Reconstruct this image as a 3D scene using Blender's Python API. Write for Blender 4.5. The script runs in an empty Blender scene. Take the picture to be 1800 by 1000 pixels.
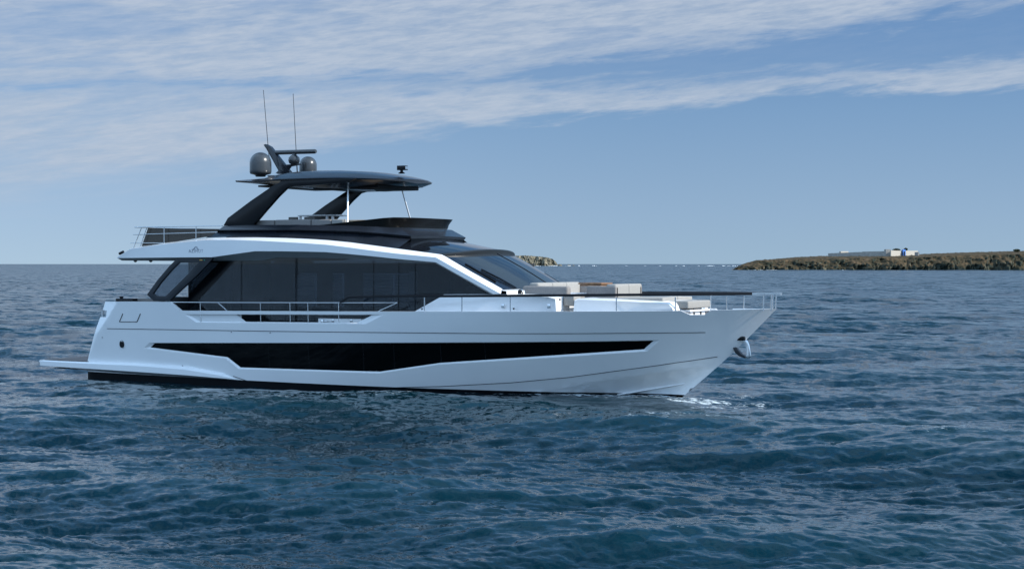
import bpy, bmesh, math, random
import numpy as np
from mathutils import Vector, geometry
from mathutils.bvhtree import BVHTree
random.seed(4)
C = bpy.context.scene.collection
SC = bpy.context.scene
R = math.radians

# ------------------------------------------------------------------ camera
TH = R(28.0); CX, CY, CH = 42.72, -46.811, 4.087; F = 2866.0
RV = (math.cos(TH), math.sin(TH)); WV = (-math.sin(TH), math.cos(TH))
cam = bpy.data.cameras.new('camera'); co = bpy.data.objects.new('camera', cam); C.objects.link(co)
co.location = (CX, CY, CH); co.rotation_euler = (R(90), 0, TH)
cam.sensor_width = 36; cam.lens = 36*F/1800; cam.shift_y = -36/1800
cam.clip_start = 0.5; cam.clip_end = 90000
SC.camera = co

# ------------------------------------------------------------------ sky and sun
SUN = Vector((0.83, 0.11, 0.55)).normalized()
EL = math.asin(SUN.z); ROT = math.atan2(SUN.x, SUN.y)
w = bpy.data.worlds.new('World'); SC.world = w; w.use_nodes = True
nt = w.node_tree; nt.nodes.clear()
def N(t, **kw):
    n = nt.nodes.new(t)
    for k, v in kw.items(): setattr(n, k, v)
    return n
def val(x, sock):
    if isinstance(x, (int, float)): sock.default_value = x
    else: nt.links.new(x, sock)
def M(op, a, b=0.0, c=None, clamp=False):
    n = N('ShaderNodeMath', operation=op); n.use_clamp = clamp
    val(a, n.inputs[0]); val(b, n.inputs[1])
    if c is not None: val(c, n.inputs[2])
    return n.outputs[0]
def SS(x, lo, hi):
    n = N('ShaderNodeMapRange', interpolation_type='SMOOTHSTEP'); val(x, n.inputs[0])
    val(lo, n.inputs[1]); val(hi, n.inputs[2]); return n.outputs[0]
def CURVE(x, pts, lo, hi):
    """piecewise-linear function of x; pts in (x, y) with x within lo..hi, y within 0..1"""
    n = N('ShaderNodeFloatCurve'); m = n.mapping; c = m.curves[0]
    while len(c.points) < len(pts): c.points.new(.5, .5)
    for p, (a, b) in zip(c.points, sorted(pts)): p.location = ((a-lo)/(hi-lo), b); p.handle_type = 'VECTOR'
    m.update(); k = N('ShaderNodeMapRange'); val(x, k.inputs[0]); k.inputs[1].default_value = lo; k.inputs[2].default_value = hi
    nt.links.new(k.outputs[0], n.inputs[1]); return n.outputs[0]
def build_sky():
    tc = N('ShaderNodeTexCoord'); sp = N('ShaderNodeSeparateXYZ'); nt.links.new(tc.outputs['Generated'], sp.inputs[0])
    x, y, z = sp.outputs
    # compass bearing and elevation (radians)
    rr = M('ADD', M('MULTIPLY', x, RV[0]), M('MULTIPLY', y, RV[1]))
    ww = M('ADD', M('MULTIPLY', x, WV[0]), M('MULTIPLY', y, WV[1]))
    az = M('ARCTAN2', rr, ww); el = M('ARCSINE', z)
    sky = N('ShaderNodeTexSky', sky_type='NISHITA'); sky.sun_disc = False
    sky.sun_elevation = EL; sky.sun_rotation = ROT
    sky.air_density = 1.0; sky.dust_density = 0.6; sky.ozone_density = 2.2; sky.altitude = 0
    sm = N('ShaderNodeMix', data_type='RGBA', blend_type='MULTIPLY'); sm.inputs[0].default_value = 1
    nt.links.new(sky.outputs[0], sm.inputs[6]); sm.inputs[7].default_value = SKYMUL
    # streaky cloud sheet: stretched noise in (bearing, elevation)
    def noise(su, sv, tilt, det, rough, seed, dist=0.0):
        cb = N('ShaderNodeCombineXYZ')
        val(M('MULTIPLY', az, su), cb.inputs[0])
        val(M('MULTIPLY', M('SUBTRACT', el, M('MULTIPLY', az, tilt)), sv), cb.inputs[1]); cb.inputs[2].default_value = seed
        n = N('ShaderNodeTexNoise'); n.inputs['Scale'].default_value = 1; n.inputs['Detail'].default_value = det
        n.inputs['Roughness'].default_value = rough; n.inputs['Distortion'].default_value = dist
        nt.links.new(cb.outputs[0], n.inputs['Vector']); return n.outputs[0]
    n1 = noise(9, 60, .10, 6, .58, 1.3, .4); n2 = noise(28, 170, .10, 7, .62, 5.1, .3); n3 = noise(3, 16, .06, 4, .5, 9.7)
    n4 = noise(70, 420, .12, 5, .65, 3.3, .2)
    # lower edge of the sheet, elevation against bearing
    edge = CURVE(az, [(-.5, .02), (-.314, .020), (-.24, .028), (-.17, .048), (-.10, .068), (0.0, .081), (.1, .091), (.2, .100), (.314, .0985), (.5, .11)], -.5, .5)
    e = M('SUBTRACT', el, edge)
    wob = M('MULTIPLY', M('SUBTRACT', n1, .5), .030); wob2 = M('MULTIPLY', M('SUBTRACT', n2, .5), .016)
    soft = CURVE(az, [(-.5, .06), (-.314, .055), (-.1, .018), (0, .009), (.5, .009)], -.5, .5)
    m = SS(M('ADD', M('ADD', e, wob), wob2), 0.0, soft)
    # the blue gap in the upper right
    gc = CURVE(az, [(-.5, .10), (-.02, .112), (.10, .120), (.2, .127), (.314, .140), (.5, .15)], -.5, .5)
    gw = CURVE(az, [(-.5, .0), (-.02, .001), (.04, .007), (.12, .011), (.2, .013), (.314, .017), (.5, .02)], -.5, .5)
    g = M('SUBTRACT', M('ABSOLUTE', M('SUBTRACT', M('ADD', el, M('MULTIPLY', M('SUBTRACT', n1, .5), .03)), gc)), M('ADD', gw, M('MULTIPLY', M('SUBTRACT', n2, .5), .035)))
    gap = SS(g, -.006, .010)
    # thin streak gaps through the sheet
    thin = SS(M('ADD', M('MULTIPLY', n1, .7), M('MULTIPLY', n3, .4)), .42, .56)
    den = M('ADD', .62, M('MULTIPLY', thin, .38))
    gapf = M('ADD', .12, M('MULTIPLY', gap, .88))
    inner = M('MULTIPLY', M('MULTIPLY', m, gapf), den)
    fine = M('ADD', .68, M('ADD', M('MULTIPLY', SS(n2, .34, .58), .20), M('MULTIPLY', SS(n4, .38, .60), .12)))
    low = M('MULTIPLY', inner, fine)
    # the lowest air: pale at the horizon, deeper blue above, whiter towards the left
    rg = N('ShaderNodeValToRGB'); e_ = rg.color_ramp.elements; k_ = N('ShaderNodeMapRange'); val(el, k_.inputs[0]); k_.inputs[2].default_value = .20
    val(k_.outputs[0], rg.inputs[0])
    e_[0].position = 0; e_[0].color = (.31, .445, .58, 1); e_[1].position = 1; e_[1].color = (.085, .20, .44, 1)
    for p_, c_ in ((.15, (.275, .41, .575, 1)), (.45, (.195, .335, .535, 1)), (.7, (.125, .26, .49, 1))): q_ = e_.new(p_); q_.color = c_
    lw = N('ShaderNodeMix', data_type='RGBA', blend_type='MULTIPLY'); lw.inputs[0].default_value = 1; nt.links.new(rg.outputs[0], lw.inputs[6])
    gl = N('ShaderNodeMix', data_type='RGBA'); val(SS(az, -.35, .10), gl.inputs[0]); gl.inputs[6].default_value = (12.2, 11.6, 11.2, 1); gl.inputs[7].default_value = (9.6, 9.6, 9.6, 1)
    nt.links.new(gl.outputs[2], lw.inputs[7])
    bl_ = N('ShaderNodeMix', data_type='RGBA'); val(SS(el, .12, .5), bl_.inputs[0]); nt.links.new(lw.outputs[2], bl_.inputs[6]); nt.links.new(sm.outputs[2], bl_.inputs[7])
    # overhead: broken cloud
    n5 = noise(3.0, 6.0, 0, 6, .6, 2.2, .5)
    ov = M('MULTIPLY', SS(n5, .40, .60), .60)
    top = SS(el, .17, .30)
    mask = M('ADD', M('MULTIPLY', low, M('SUBTRACT', 1, top)), M('MULTIPLY', ov, top), clamp=True)
    back = SS(M('ABSOLUTE', az), .5, .8)  # unseen bright cloud added behind the camera to fill the shaded hull side
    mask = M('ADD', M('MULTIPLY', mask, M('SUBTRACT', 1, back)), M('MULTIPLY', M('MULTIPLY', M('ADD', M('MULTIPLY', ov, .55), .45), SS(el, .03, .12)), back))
    cc = N('ShaderNodeMix', data_type='RGBA'); val(M('ADD', M('MULTIPLY', n2, .6), M('MULTIPLY', n4, .4)), cc.inputs[0])
    cc.inputs[6].default_value = CLO; cc.inputs[7].default_value = CHI
    mx = N('ShaderNodeMix', data_type='RGBA'); val(M('MULTIPLY', mask, .93), mx.inputs[0])
    cb2 = N('ShaderNodeMix', data_type='RGBA'); val(back, cb2.inputs[0]); cu_ = N('ShaderNodeMix', data_type='RGBA', blend_type='MULTIPLY'); val(top, cu_.inputs[0]); nt.links.new(cc.outputs[2], cu_.inputs[6]); cu_.inputs[7].default_value = (.66, .88, .98, 1); nt.links.new(cu_.outputs[2], cb2.inputs[6]); cb2.inputs[7].default_value = CFILL
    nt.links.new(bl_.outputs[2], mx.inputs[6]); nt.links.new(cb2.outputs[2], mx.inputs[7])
    bg = N('ShaderNodeBackground'); bg.inputs[1].default_value = 0.10
    nt.links.new(mx.outputs[2], bg.inputs[0])
    out = N('ShaderNodeOutputWorld'); nt.links.new(bg.outputs[0], out.inputs[0])
SKYMUL = (.52, 1.06, 1.34, 1)
CLO = (3.1, 4.0, 5.2, 1); CHI = (5.2, 5.75, 6.7, 1); CFILL = (10.2, 15.0, 21.0, 1)
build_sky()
sl = bpy.data.lights.new('sun', 'SUN'); so = bpy.data.objects.new('sun', sl); C.objects.link(so)
sl.energy = 5.0; sl.angle = R(0.5); sl.color = (1.0, .95, .87)
so.rotation_euler = (-SUN).to_track_quat('-Z', 'Y').to_euler()
SC.view_settings.view_transform = 'Standard'; SC.view_settings.look = 'None'
SC.view_settings.exposure = 0.15; SC.view_settings.gamma = 1.0
SC.render.engine = 'CYCLES'

# ------------------------------------------------------------------ materials
def mat(name, col, rough=.5, metal=0., spec=.5, coat=0., ior=1.5):
    m = bpy.data.materials.new(name); m.use_nodes = True
    b = m.node_tree.nodes['Principled BSDF']
    b.inputs['Base Color'].default_value = (*col, 1); b.inputs['Roughness'].default_value = rough
    b.inputs['Metallic'].default_value = metal; b.inputs['Specular IOR Level'].default_value = spec
    b.inputs['Coat Weight'].default_value = coat; b.inputs['IOR'].default_value = ior
    b.inputs['Coat Roughness'].default_value = .05
    return m
def vary(m, scale, c0, c1, detail=6, stretch=(1, 1, 1), bump=0., lo=.35, hi=.65, rough=None):
    """mottle a material between two colours with noise in object space"""
    t = m.node_tree; b = t.nodes['Principled BSDF']
    tc = t.nodes.new('ShaderNodeTexCoord'); mp = t.nodes.new('ShaderNodeMapping'); mp.inputs['Scale'].default_value = stretch
    t.links.new(tc.outputs['Object'], mp.inputs[0])
    n = t.nodes.new('ShaderNodeTexNoise'); n.inputs['Scale'].default_value = scale; n.inputs['Detail'].default_value = detail
    t.links.new(mp.outputs[0], n.inputs['Vector'])
    r = t.nodes.new('ShaderNodeMapRange'); r.inputs[1].default_value = lo; r.inputs[2].default_value = hi
    t.links.new(n.outputs[0], r.inputs[0])
    x = t.nodes.new('ShaderNodeMix'); x.data_type = 'RGBA'; x.inputs[6].default_value = (*c0, 1); x.inputs[7].default_value = (*c1, 1)
    t.links.new(r.outputs[0], x.inputs[0]); t.links.new(x.outputs[2], b.inputs['Base Color'])
    if bump:
        bn = t.nodes.new('ShaderNodeBump'); bn.inputs['Strength'].default_value = bump
        t.links.new(n.outputs[0], bn.inputs['Height']); t.links.new(bn.outputs[0], b.inputs['Normal'])
    return m
WHITE = vary(mat('white_gelcoat', (.78, .79, .80), .22, coat=.4), .35, (.745, .755, .77), (.80, .805, .81), 4, bump=.035)
BOOT = mat('black_antifouling', (.005, .006, .008), .5, spec=.12)
BLACK = mat('black_gloss', (.003, .004, .006), .18, spec=.20)
DARK = vary(mat('dark_metallic_paint', (.012, .015, .021), .24, spec=.4, coat=.25), 1.2, (.010, .013, .018), (.014, .017, .024), 3)
DOME = mat('dome_grey_paint', (.032, .036, .040), .30, coat=.3)
CARBON = mat('carbon_rail', (.008, .009, .012), .4, spec=.3)
STEEL2 = mat('galvanised_steel', (.33, .34, .36), .35, metal=1.0)
STEEL = mat('polished_steel', (.62, .64, .66), .16, metal=1.0)
GREY = mat('grey_frame', (.016, .020, .026), .35, spec=.3)
SOFT = vary(mat('beige_upholstery', (.45, .43, .40), .75), 30, (.25, .24, .225), (.30, .29, .27), 4, bump=.05)
SOFTD = vary(mat('taupe_and_shade_upholstery', (.20, .185, .175), .8), 30, (.18, .168, .16), (.23, .21, .20), 4, bump=.05)  # own taupe on flybridge and cockpit seats, painted shade on foredeck armrests
TEAK = vary(mat('teak', (.30, .16, .08), .5), 6, (.13, .065, .035), (.30, .16, .075), 8, (1, 14, 1))
SOFFIT = mat('grey_soffit', (.42, .45, .47), .5)
INTER = vary(mat('saloon_lining', (.10, .095, .09), .7), 2, (.08, .075, .07), (.13, .12, .11), 3)
BLIND = mat('blind_fabric', (.55, .55, .54), .8)
GOLD = mat('amber_badge', (.75, .42, .08), .4)
GREEN = mat('green_lens', (.05, .45, .30), .2)
LOGO = mat('logo_grey', (.20, .23, .28), .4)
def glass(name, tint, refl=1.0, body=(.01, .012, .015), k=.75, ior=1.5):
    m = bpy.data.materials.new(name); m.use_nodes = True; t = m.node_tree; t.nodes.clear()
    g = t.nodes.new('ShaderNodeBsdfGlossy'); g.inputs['Roughness'].default_value = .02; g.inputs['Color'].default_value = (refl, refl, refl, 1)
    tr = t.nodes.new('ShaderNodeBsdfTransparent'); tr.inputs[0].default_value = (*tint, 1)
    d = t.nodes.new('ShaderNodeBsdfDiffuse'); d.inputs[0].default_value = (*body, 1)
    mx0 = t.nodes.new('ShaderNodeMixShader'); mx0.inputs[0].default_value = k
    t.links.new(d.outputs[0], mx0.inputs[1]); t.links.new(tr.outputs[0], mx0.inputs[2])
    fr = t.nodes.new('ShaderNodeFresnel'); fr.inputs[0].default_value = ior
    mx = t.nodes.new('ShaderNodeMixShader'); t.links.new(fr.outputs[0], mx.inputs[0])
    t.links.new(mx0.outputs[0], mx.inputs[1]); t.links.new(g.outputs[0], mx.inputs[2])
    o = t.nodes.new('ShaderNodeOutputMaterial'); t.links.new(mx.outputs[0], o.inputs[0]); return m
GL_SAL = glass('saloon_tinted_glass', (.56, .62, .68), .8, (.02, .024, .03), .76)
GL_SCREEN = glass('windscreen_glass', (.12, .14, .16), 1, (.03, .035, .04), .5, 3.0)
GL_WING = glass('wing_glass', (.62, .68, .74))
GL_SMOKE = glass('smoked_glass', (.30, .29, .28), .8, (.06, .055, .05), .7)
GL_HULL = mat('hull_window_glass', (.001, .0015, .002), .05, spec=.15)

# ------------------------------------------------------------------ helpers
def at(u, v, y):
    """where the sight line through photo point (u, v) meets the vertical plane Y = y of the yacht's frame"""
    a = (u-900)/F; dx = RV[0]*a+WV[0]; dy = RV[1]*a+WV[1]; t = (y-CY)/dy
    return (CX+t*dx, y, CH+t*(464-v)/F)
def on(u, v, fn, y0=-2.8):
    y = y0
    for _ in range(25):
        p = at(u, v, y); y = .5*y + .5*(-fn(p[0], p[2]))
    return at(u, v, y)
def ray(u, v, bvh, lift=.02):
    a = (u-900)/F; d = Vector((RV[0]*a+WV[0], RV[1]*a+WV[1], (464-v)/F)).normalized()
    h = bvh.ray_cast(Vector((CX, CY, CH)), d)
    if h[0] is None: return None
    return tuple(h[0]-d*lift)
class MB:
    def __init__(s): s.v = []; s.f = []; s.m = []
    def poly(s, pts, mi=0):
        b = len(s.v); s.v += [tuple(p) for p in pts]; s.f.append(tuple(range(b, b+len(pts)))); s.m.append(mi)
    def grid(s, rows, mi=0, closed=False, caps=False):
        b = len(s.v); n = len(rows[0])
        for r in rows: s.v += [tuple(p) for p in r]
        for i in range(len(rows)-1):
            for j in range(n if closed else n-1):
                k = (j+1) % n
                s.f.append((b+i*n+j, b+i*n+k, b+(i+1)*n+k, b+(i+1)*n+j)); s.m.append(mi)
        if caps:
            s.f.append(tuple(b+j for j in range(n))); s.m.append(mi)
            q = b+(len(rows)-1)*n; s.f.append(tuple(q+j for j in reversed(range(n)))); s.m.append(mi)
    def box(s, c, d, mi=0, rz=0.):
        x, y, z = d[0]/2, d[1]/2, d[2]/2; cs, sn = math.cos(rz), math.sin(rz)
        P = [(sx*x, sy*y, sz*z) for sz in (-1, 1) for sy in (-1, 1) for sx in (-1, 1)]
        P = [(c[0]+cs*a-sn*b_, c[1]+sn*a+cs*b_, c[2]+e) for a, b_, e in P]
        b = len(s.v); s.v += P
        for q in ((0, 2, 3, 1), (4, 5, 7, 6), (0, 1, 5, 4), (2, 6, 7, 3), (0, 4, 6, 2), (1, 3, 7, 5)):
            s.f.append(tuple(b+i for i in q)); s.m.append(mi)
    def tube(s, pts, r, n=8, mi=0, ry=None):
        pts = [Vector(p) for p in pts]; rows = []
        for i, p in enumerate(pts):
            a = pts[max(i-1, 0)]; c = pts[min(i+1, len(pts)-1)]; d = (c-a).normalized()
            up = Vector((0, 0, 1)) if abs(d.z) < .9 else Vector((1, 0, 0))
            e1 = d.cross(up).normalized(); e2 = e1.cross(d).normalized()
            q = r[i] if isinstance(r, (list, tuple)) else r
            r2 = q if ry is None else ry
            rows.append([p+e1*(q*math.cos(2*math.pi*j/n+.39))+e2*(r2*math.sin(2*math.pi*j/n+.39)) for j in range(n)])
        s.grid(rows, mi, True, True)
    def lathe(s, c, prof, n=24, mi=0, sx=1., sy=1.):
        s.grid([[(c[0]+sx*r*math.cos(2*math.pi*j/n), c[1]+sy*r*math.sin(2*math.pi*j/n), c[2]+z) for j in range(n)] for r, z in prof], mi, True, True)
    def plate(s, pts, dy, holes=(), mi=0):
        """an (x, y, z) outline thickened by dy across the yacht, with holes"""
        loops = [list(pts)]+[list(h) for h in holes]; vs = []; es = []
        ys = []
        for L in loops:
            b = len(vs)
            for i, p in enumerate(L): vs.append(Vector((p[0], p[2]))); ys.append(p[1]); es.append((b+i, b+(i+1) % len(L)))
        r = geometry.delaunay_2d_cdt(vs, es, [], 0, 1e-6); V, Fc = r[0], r[2]
        keep = []
        for f in Fc:
            cx = sum(V[i][0] for i in f)/3; cz = sum(V[i][1] for i in f)/3
            if inside(cx, cz, loops[0]) and not any(inside(cx, cz, h) for h in loops[1:]): keep.append(f)
        def yy(v): return min(((v[0]-a[0])**2+(v[1]-a[1])**2, q) for a, q in zip(vs, ys))[1]
        b = len(s.v)
        for sgn in (0, 1): s.v += [(v[0], yy(v)+sgn*dy, v[1]) for v in V]
        n = len(V)
        for f in keep:
            s.f.append(tuple(b+i for i in f)); s.m.append(mi)
            s.f.append(tuple(b+n+i for i in reversed(f))); s.m.append(mi)
        cnt = {}
        for f in keep:
            for i in range(3):
                e = (f[i], f[(i+1) % 3]); cnt[frozenset(e)] = cnt.get(frozenset(e), []) + [e]
        for k, l in cnt.items():
            if len(l) == 1:
                i, j = l[0]; s.f.append((b+j, b+i, b+n+i, b+n+j)); s.m.append(mi)
    def mirror(s):
        b = len(s.v); nf = len(s.f)
        s.v += [(x, -y, z) for x, y, z in s.v]
        for i in range(nf):
            s.f.append(tuple(b+k for k in reversed(s.f[i]))); s.m.append(s.m[i])
        return s
    def comps(s):
        par = list(range(len(s.v))); key = {}
        def fd(i):
            while par[i] != i: par[i] = par[par[i]]; i = par[i]
            return i
        for i, p in enumerate(s.v):
            q = (round(p[0], 3), round(p[1], 3), round(p[2], 3))
            if q in key: par[fd(i)] = fd(key[q])
            else: key[q] = i
        for f in s.f:
            for k in f[1:]: par[fd(k)] = fd(f[0])
        out = {}
        for f, mi in zip(s.f, s.m):
            g = out.setdefault(fd(f[0]), (MB(), {}))
            idx = []
            for k in f:
                if k not in g[1]: g[1][k] = len(g[0].v); g[0].v.append(tuple(s.v[k]))
                idx.append(g[1][k])
            g[0].f.append(tuple(idx)); g[0].m.append(mi)
        return [g[0] for g in out.values()]
    def flip(s):
        t = MB(); t.v = [(x, -y, z) for x, y, z in s.v]; t.f = [tuple(reversed(f)) for f in s.f]; t.m = list(s.m); return t
    def build(s, name, mats, parent=None, smooth=35, bevel=0., fix=True, seg=2, keep=False):
        if not keep:
            cs_ = s.comps()
            if len(cs_) > 1: return [c.build(name, mats, parent, smooth, bevel, fix, seg, True) for c in cs_][0]
        me = bpy.data.meshes.new(name)
        off = Vector((0, 0, 0))
        me.from_pydata([tuple(p) for p in s.v], [], s.f)
        mats = mats if isinstance(mats, (list, tuple)) else [mats]
        for m in mats: me.materials.append(m)
        me.polygons.foreach_set('material_index', s.m)
        bm = bmesh.new(); bm.from_mesh(me)
        bmesh.ops.remove_doubles(bm, verts=bm.verts, dist=.0006)
        if fix: bmesh.ops.recalc_face_normals(bm, faces=bm.faces)
        if bevel:
            ed = [e for e in bm.edges if e.is_manifold and e.calc_face_angle(0) > .5]
            bmesh.ops.bevel(bm, geom=ed, offset=bevel, segments=seg, profile=.6, affect='EDGES', clamp_overlap=True)
        bm.to_mesh(me); bm.free()
        me.polygons.foreach_set('use_smooth', [True]*len(me.polygons)); me.set_sharp_from_angle(angle=R(smooth))
        o = bpy.data.objects.new(name, me); C.objects.link(o)
        if parent: o.parent = parent
        return o
def inside(x, z, L):
    c = False; n = len(L); j = n-1
    for i in range(n):
        xi, zi, xj, zj = L[i][0], L[i][-1], L[j][0], L[j][-1]
        if (zi > z) != (zj > z) and x < (xj-xi)*(z-zi)/(zj-zi)+xi: c = not c
        j = i
    return c
def empty(name, loc=(0, 0, 0)):
    o = bpy.data.objects.new(name, None); C.objects.link(o); o.location = loc; o.empty_display_size = .3; return o
def tag(o, label=None, cat=None, group=None, kind=None):
    if label: o['label'] = label
    if cat: o['category'] = cat
    if group: o['group'] = group
    if kind: o['kind'] = kind
    return o
def reparent(root):
    """parts are built in world coordinates: keep them there under a root that is not at the origin"""
    for ch in root.children: ch.matrix_parent_inverse = root.matrix_world.inverted() if False else ch.matrix_parent_inverse
def shift(root):
    """parts were built in world coordinates; move their meshes so the root can sit at its own base"""
    L = root.location
    for ch in root.children:
        if ch.type == 'MESH':
            ch.data.transform(__import__('mathutils').Matrix.Translation(-L))
            for g in ch.children:
                if g.type == 'MESH': g.data.transform(__import__('mathutils').Matrix.Translation(-L))
def lerp(a, b, t): return tuple(a[i]+(b[i]-a[i])*t for i in range(len(a)))

# ------------------------------------------------------------------ yacht
yacht = tag(empty('motor_yacht', (0, 0, 0)), 'white three-deck motor yacht with dark hardtop and long black hull window', 'motor yacht')

# hull form: half breadth at (x, z)
def stem(z): return 26.8-(2.75-z)*1.098+.10*math.sin(max(0, min(1, z/2.75))*math.pi)
def base(x, z):
    q = max(-.2, min(1.05, z/2.75)); B = 2.76+.39*max(q, -.2)
    if q < 0: q = 0
    n = 2.5+1.15*q**1.1; xp = 7.5+4.5*q; xs = stem(z)
    t = (x-xp)/(xs-xp)
    s = B if t <= 0 else B*(1-min(t, 1.0)**n)
    if x < 8: s -= .20*((8-x)/8)**2
    return s
def zline(px, y0=-2.8):
    P = [on(u, v, base, y0 if u < 1050 else -1.2) for u, v in px]; return [p[0] for p in P], [p[2] for p in P], P
CH1 = [(666, 681.5), (772, 679), (897, 672.5), (1000, 663), (1150, 643), (1261, 627), (1283, 623)]
CH2 = [(933, 693), (1039, 672.5), (1150, 656), (1255, 641.5), (1268, 639)]
c1x, c1z, _ = zline(CH1); c2x, c2z, _ = zline(CH2)
FACX, FACZ = [], []
for u, v in [(150, 634), (172, 585), (196, 555), (213, 530)]:
    p = at(u, v, -2.9); FACX.append(p[0]); FACZ.append(p[2])
def S(x, z):
    s = base(x, z)
    if x > c1x[0]:
        zc = np.interp(x, c1x, c1z)
        if z < zc: s -= .14*(zc-z)*min(1, (x-c1x[0])/3)*s/(s+.3)
    if x > c2x[0]:
        zc = np.interp(x, c2x, c2z)
        if z < zc: s -= .85*(zc-z)*min(1, (x-c2x[0])/1.5)*s/(s+.5)
    xf = np.interp(z, FACZ, FACX)
    if x < xf: s -= .35*(xf-x)
    return max(s, 0.0)
def hs(u, v, y0=-2.8): return on(u, v, S, y0)
def hull():
    top = [(185, 530.3), (213, 530), (297, 530.5), (316, 546), (420, 546.4), (500, 546.8), (600, 547.3), (700, 547.5), (800, 547.6), (960, 547.5), (1060, 547.2), (1130, 547), (1196, 546.2), (1213, 553.5), (1239, 553.5), (1250, 545.5), (1300, 544.2), (1335, 543.3), (1362, 542.6)]
    tp = [hs(u, v, -2.8 if u < 1150 else -1.2) for u, v in top]
    TP = [(p[0], p[2]) for p in tp]
    st = [(stem(z), z) for z in np.linspace(2.74, -.5, 30)]
    tr = [at(u, v, -2.85) for u, v in [(133, 672), (150, 634), (168, 577), (174.5, 557.5), (190, 557.5), (190, 546), (179, 545)]]
    ZB = -.5
    TR = [(2.0, ZB)]+[(p[0], p[2]) for p in tr[1:]]
    outline = TP+st+TR
    rec_u = [(324, 552.3), (345, 566.7), (500, 568.2), (643, 569.6), (675, 552.9), (500, 552.6)]
    rec = [hs(u, v) for u, v in rec_u]
    rin_u = [(330, 553), (350, 565.2), (500, 566.2), (626, 567.2), (653, 553.6), (500, 553.2)]
    win_o = [(262, 602.3), (253, 611.7), (397, 630), (420, 648.5), (540, 652), (666, 656), (772, 640.6), (950, 629.5), (1138, 617.2), (1160, 597.5), (1050, 599.6), (900, 601), (666, 602.2), (450, 602.4)]
    win_i = [(269.5, 603.4), (262.5, 610.6), (398, 627.8), (421, 645.8), (540, 649.6), (666, 653.2), (772, 637.8), (950, 626), (1130, 614), (1147, 598.9), (1050, 600.7), (900, 602.1), (666, 603.3), (450, 603.5)]
    WO = [hs(u, v) for u, v in win_o]; WI0 = [hs(u, v) for u, v in win_i]
    # densify
    def dens(L, d=.45):
        o = []
        for i in range(len(L)):
            a, b = L[i], L[(i+1) % len(L)]; n = max(1, int(math.dist(a, b)/d))
            for k in range(n): o.append(lerp(a, b, k/n))
        return o
    n_of = [max(1, int(math.dist(WO[i], WO[(i+1) % len(WO)])/.45)) for i in range(len(WO))]
    def densn(L): return [lerp(L[i], L[(i+1) % len(L)], k/n_of[i]) for i in range(len(L)) for k in range(n_of[i])]
    wo = [(p[0], p[2]) for p in densn(WO)]; wi = [(p[0], p[2]) for p in densn(WI0)]
    boot = [(133, 650), (260, 657.5), (415, 668), (437, 670), (540, 675.5), (666, 682), (793, 688.3), (931, 692.6), (1080, 693.2), (1198, 693.4)]
    bt = [(p[0], p[2]) for p in (hs(u, v, -2.8 if u < 1000 else -1.) for u, v in boot)]; bt[0] = (1.9, bt[0][1]); bt = [(x, float(np.interp(x, [1.9, 8.8, 14, 19, 22, 24], [.27, .20, .15, .11, .08, .05]))) for x, z in bt if x < 23]; bt.append((stem(.06)+.03, .06))
    vs = []; es = []
    def chain(L, close=False):
        b = len(vs)
        for p in L: vs.append(Vector((p[0], p[1])))
        for i in range(len(L)-1): es.append((b+i, b+i+1))
        if close: es.append((b+len(L)-1, b))
    def d2(L, d=.3):
        o = [L[0]]
        for a, b in zip(L, L[1:]):
            n = max(1, int(math.dist(a, b)/d)); o += [lerp(a, b, k/n) for k in range(1, n+1)]
        return o
    outd = d2(outline+[outline[0]])[:-1]
    chain(outd, True); chain(wo, True); RC = [(p[0], p[2]) for p in rec]; chain(d2(RC+[RC[0]])[:-1], True)
    chain(d2(bt)); chain(d2(list(zip(c1x, c1z)))); chain(d2(list(zip(c2x, c2z))))
    chain(d2(list(zip(FACX, FACZ))))
    for x in np.arange(2.2, 26.8, .33):
        for z in np.arange(-.4, 2.7, .22): vs.append(Vector((x+.07*math.sin(z*9), z)))
    r = geometry.delaunay_2d_cdt(vs, es, [], 0, 1e-4); V, Fc = r[0], r[2]
    m = MB(); nrm = []
    m.v = [(v[0], -S(v[0], v[1]), v[1]) for v in V]
    for f in Fc:
        cx = sum(V[i][0] for i in f)/3; cz = sum(V[i][1] for i in f)/3
        if not inside(cx, cz, outd) or inside(cx, cz, wo) or inside(cx, cz, RC): continue
        a, b, c = [V[i] for i in f]
        if (b-a).cross(c-a) > 0: f = tuple(f)
        else: f = tuple(reversed(f))
        m.f.append(tuple(f)); m.m.append(1 if cz < np.interp(cx, [p[0] for p in bt], [p[1] for p in bt]) else 0)
        for i in f:
            x = V[i][0]*.9+cx*.1; z = V[i][1]*.9+cz*.1; e = .02
            if stem(z) - x < .05: x = stem(z)-.05
            n = Vector((-(S(x+e, z)-S(x-e, z))/(2*e), -1, -(S(x, z+e)-S(x, z-e))/(2*e))).normalized(); nrm.append(n)
    nb = len(m.v); nf = len(m.f)
    m.v += [(x, -y, z) for x, y, z in m.v]
    for i in range(nf):
        f = m.f[i]; m.f.append(tuple(nb+k for k in reversed(f))); m.m.append(m.m[i])
        a, b, c = nrm[3*i:3*i+3]; nrm += [Vector((q.x, -q.y, q.z)) for q in (c, b, a)]
    me = bpy.data.meshes.new('hull'); me.from_pydata(m.v, [], m.f); me.materials.append(WHITE); me.materials.append(BOOT)
    me.polygons.foreach_set('material_index', m.m); me.polygons.foreach_set('use_smooth', [True]*len(m.f))
    me.normals_split_custom_set([tuple(n) for n in nrm]); me.update()
    ho = bpy.data.objects.new('hull', me); C.objects.link(ho); ho.parent = yacht
    # bulwark: cap, inside face, window reveals, recessed panel, transom
    b = MB()
    def sur(x, z, d=0.): return (x, -(S(x, z)-d), z)
    tpd = d2(TP, .3)
    ox0, ox1 = hs(420, 553)[0], hs(648, 553)[0]
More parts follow.
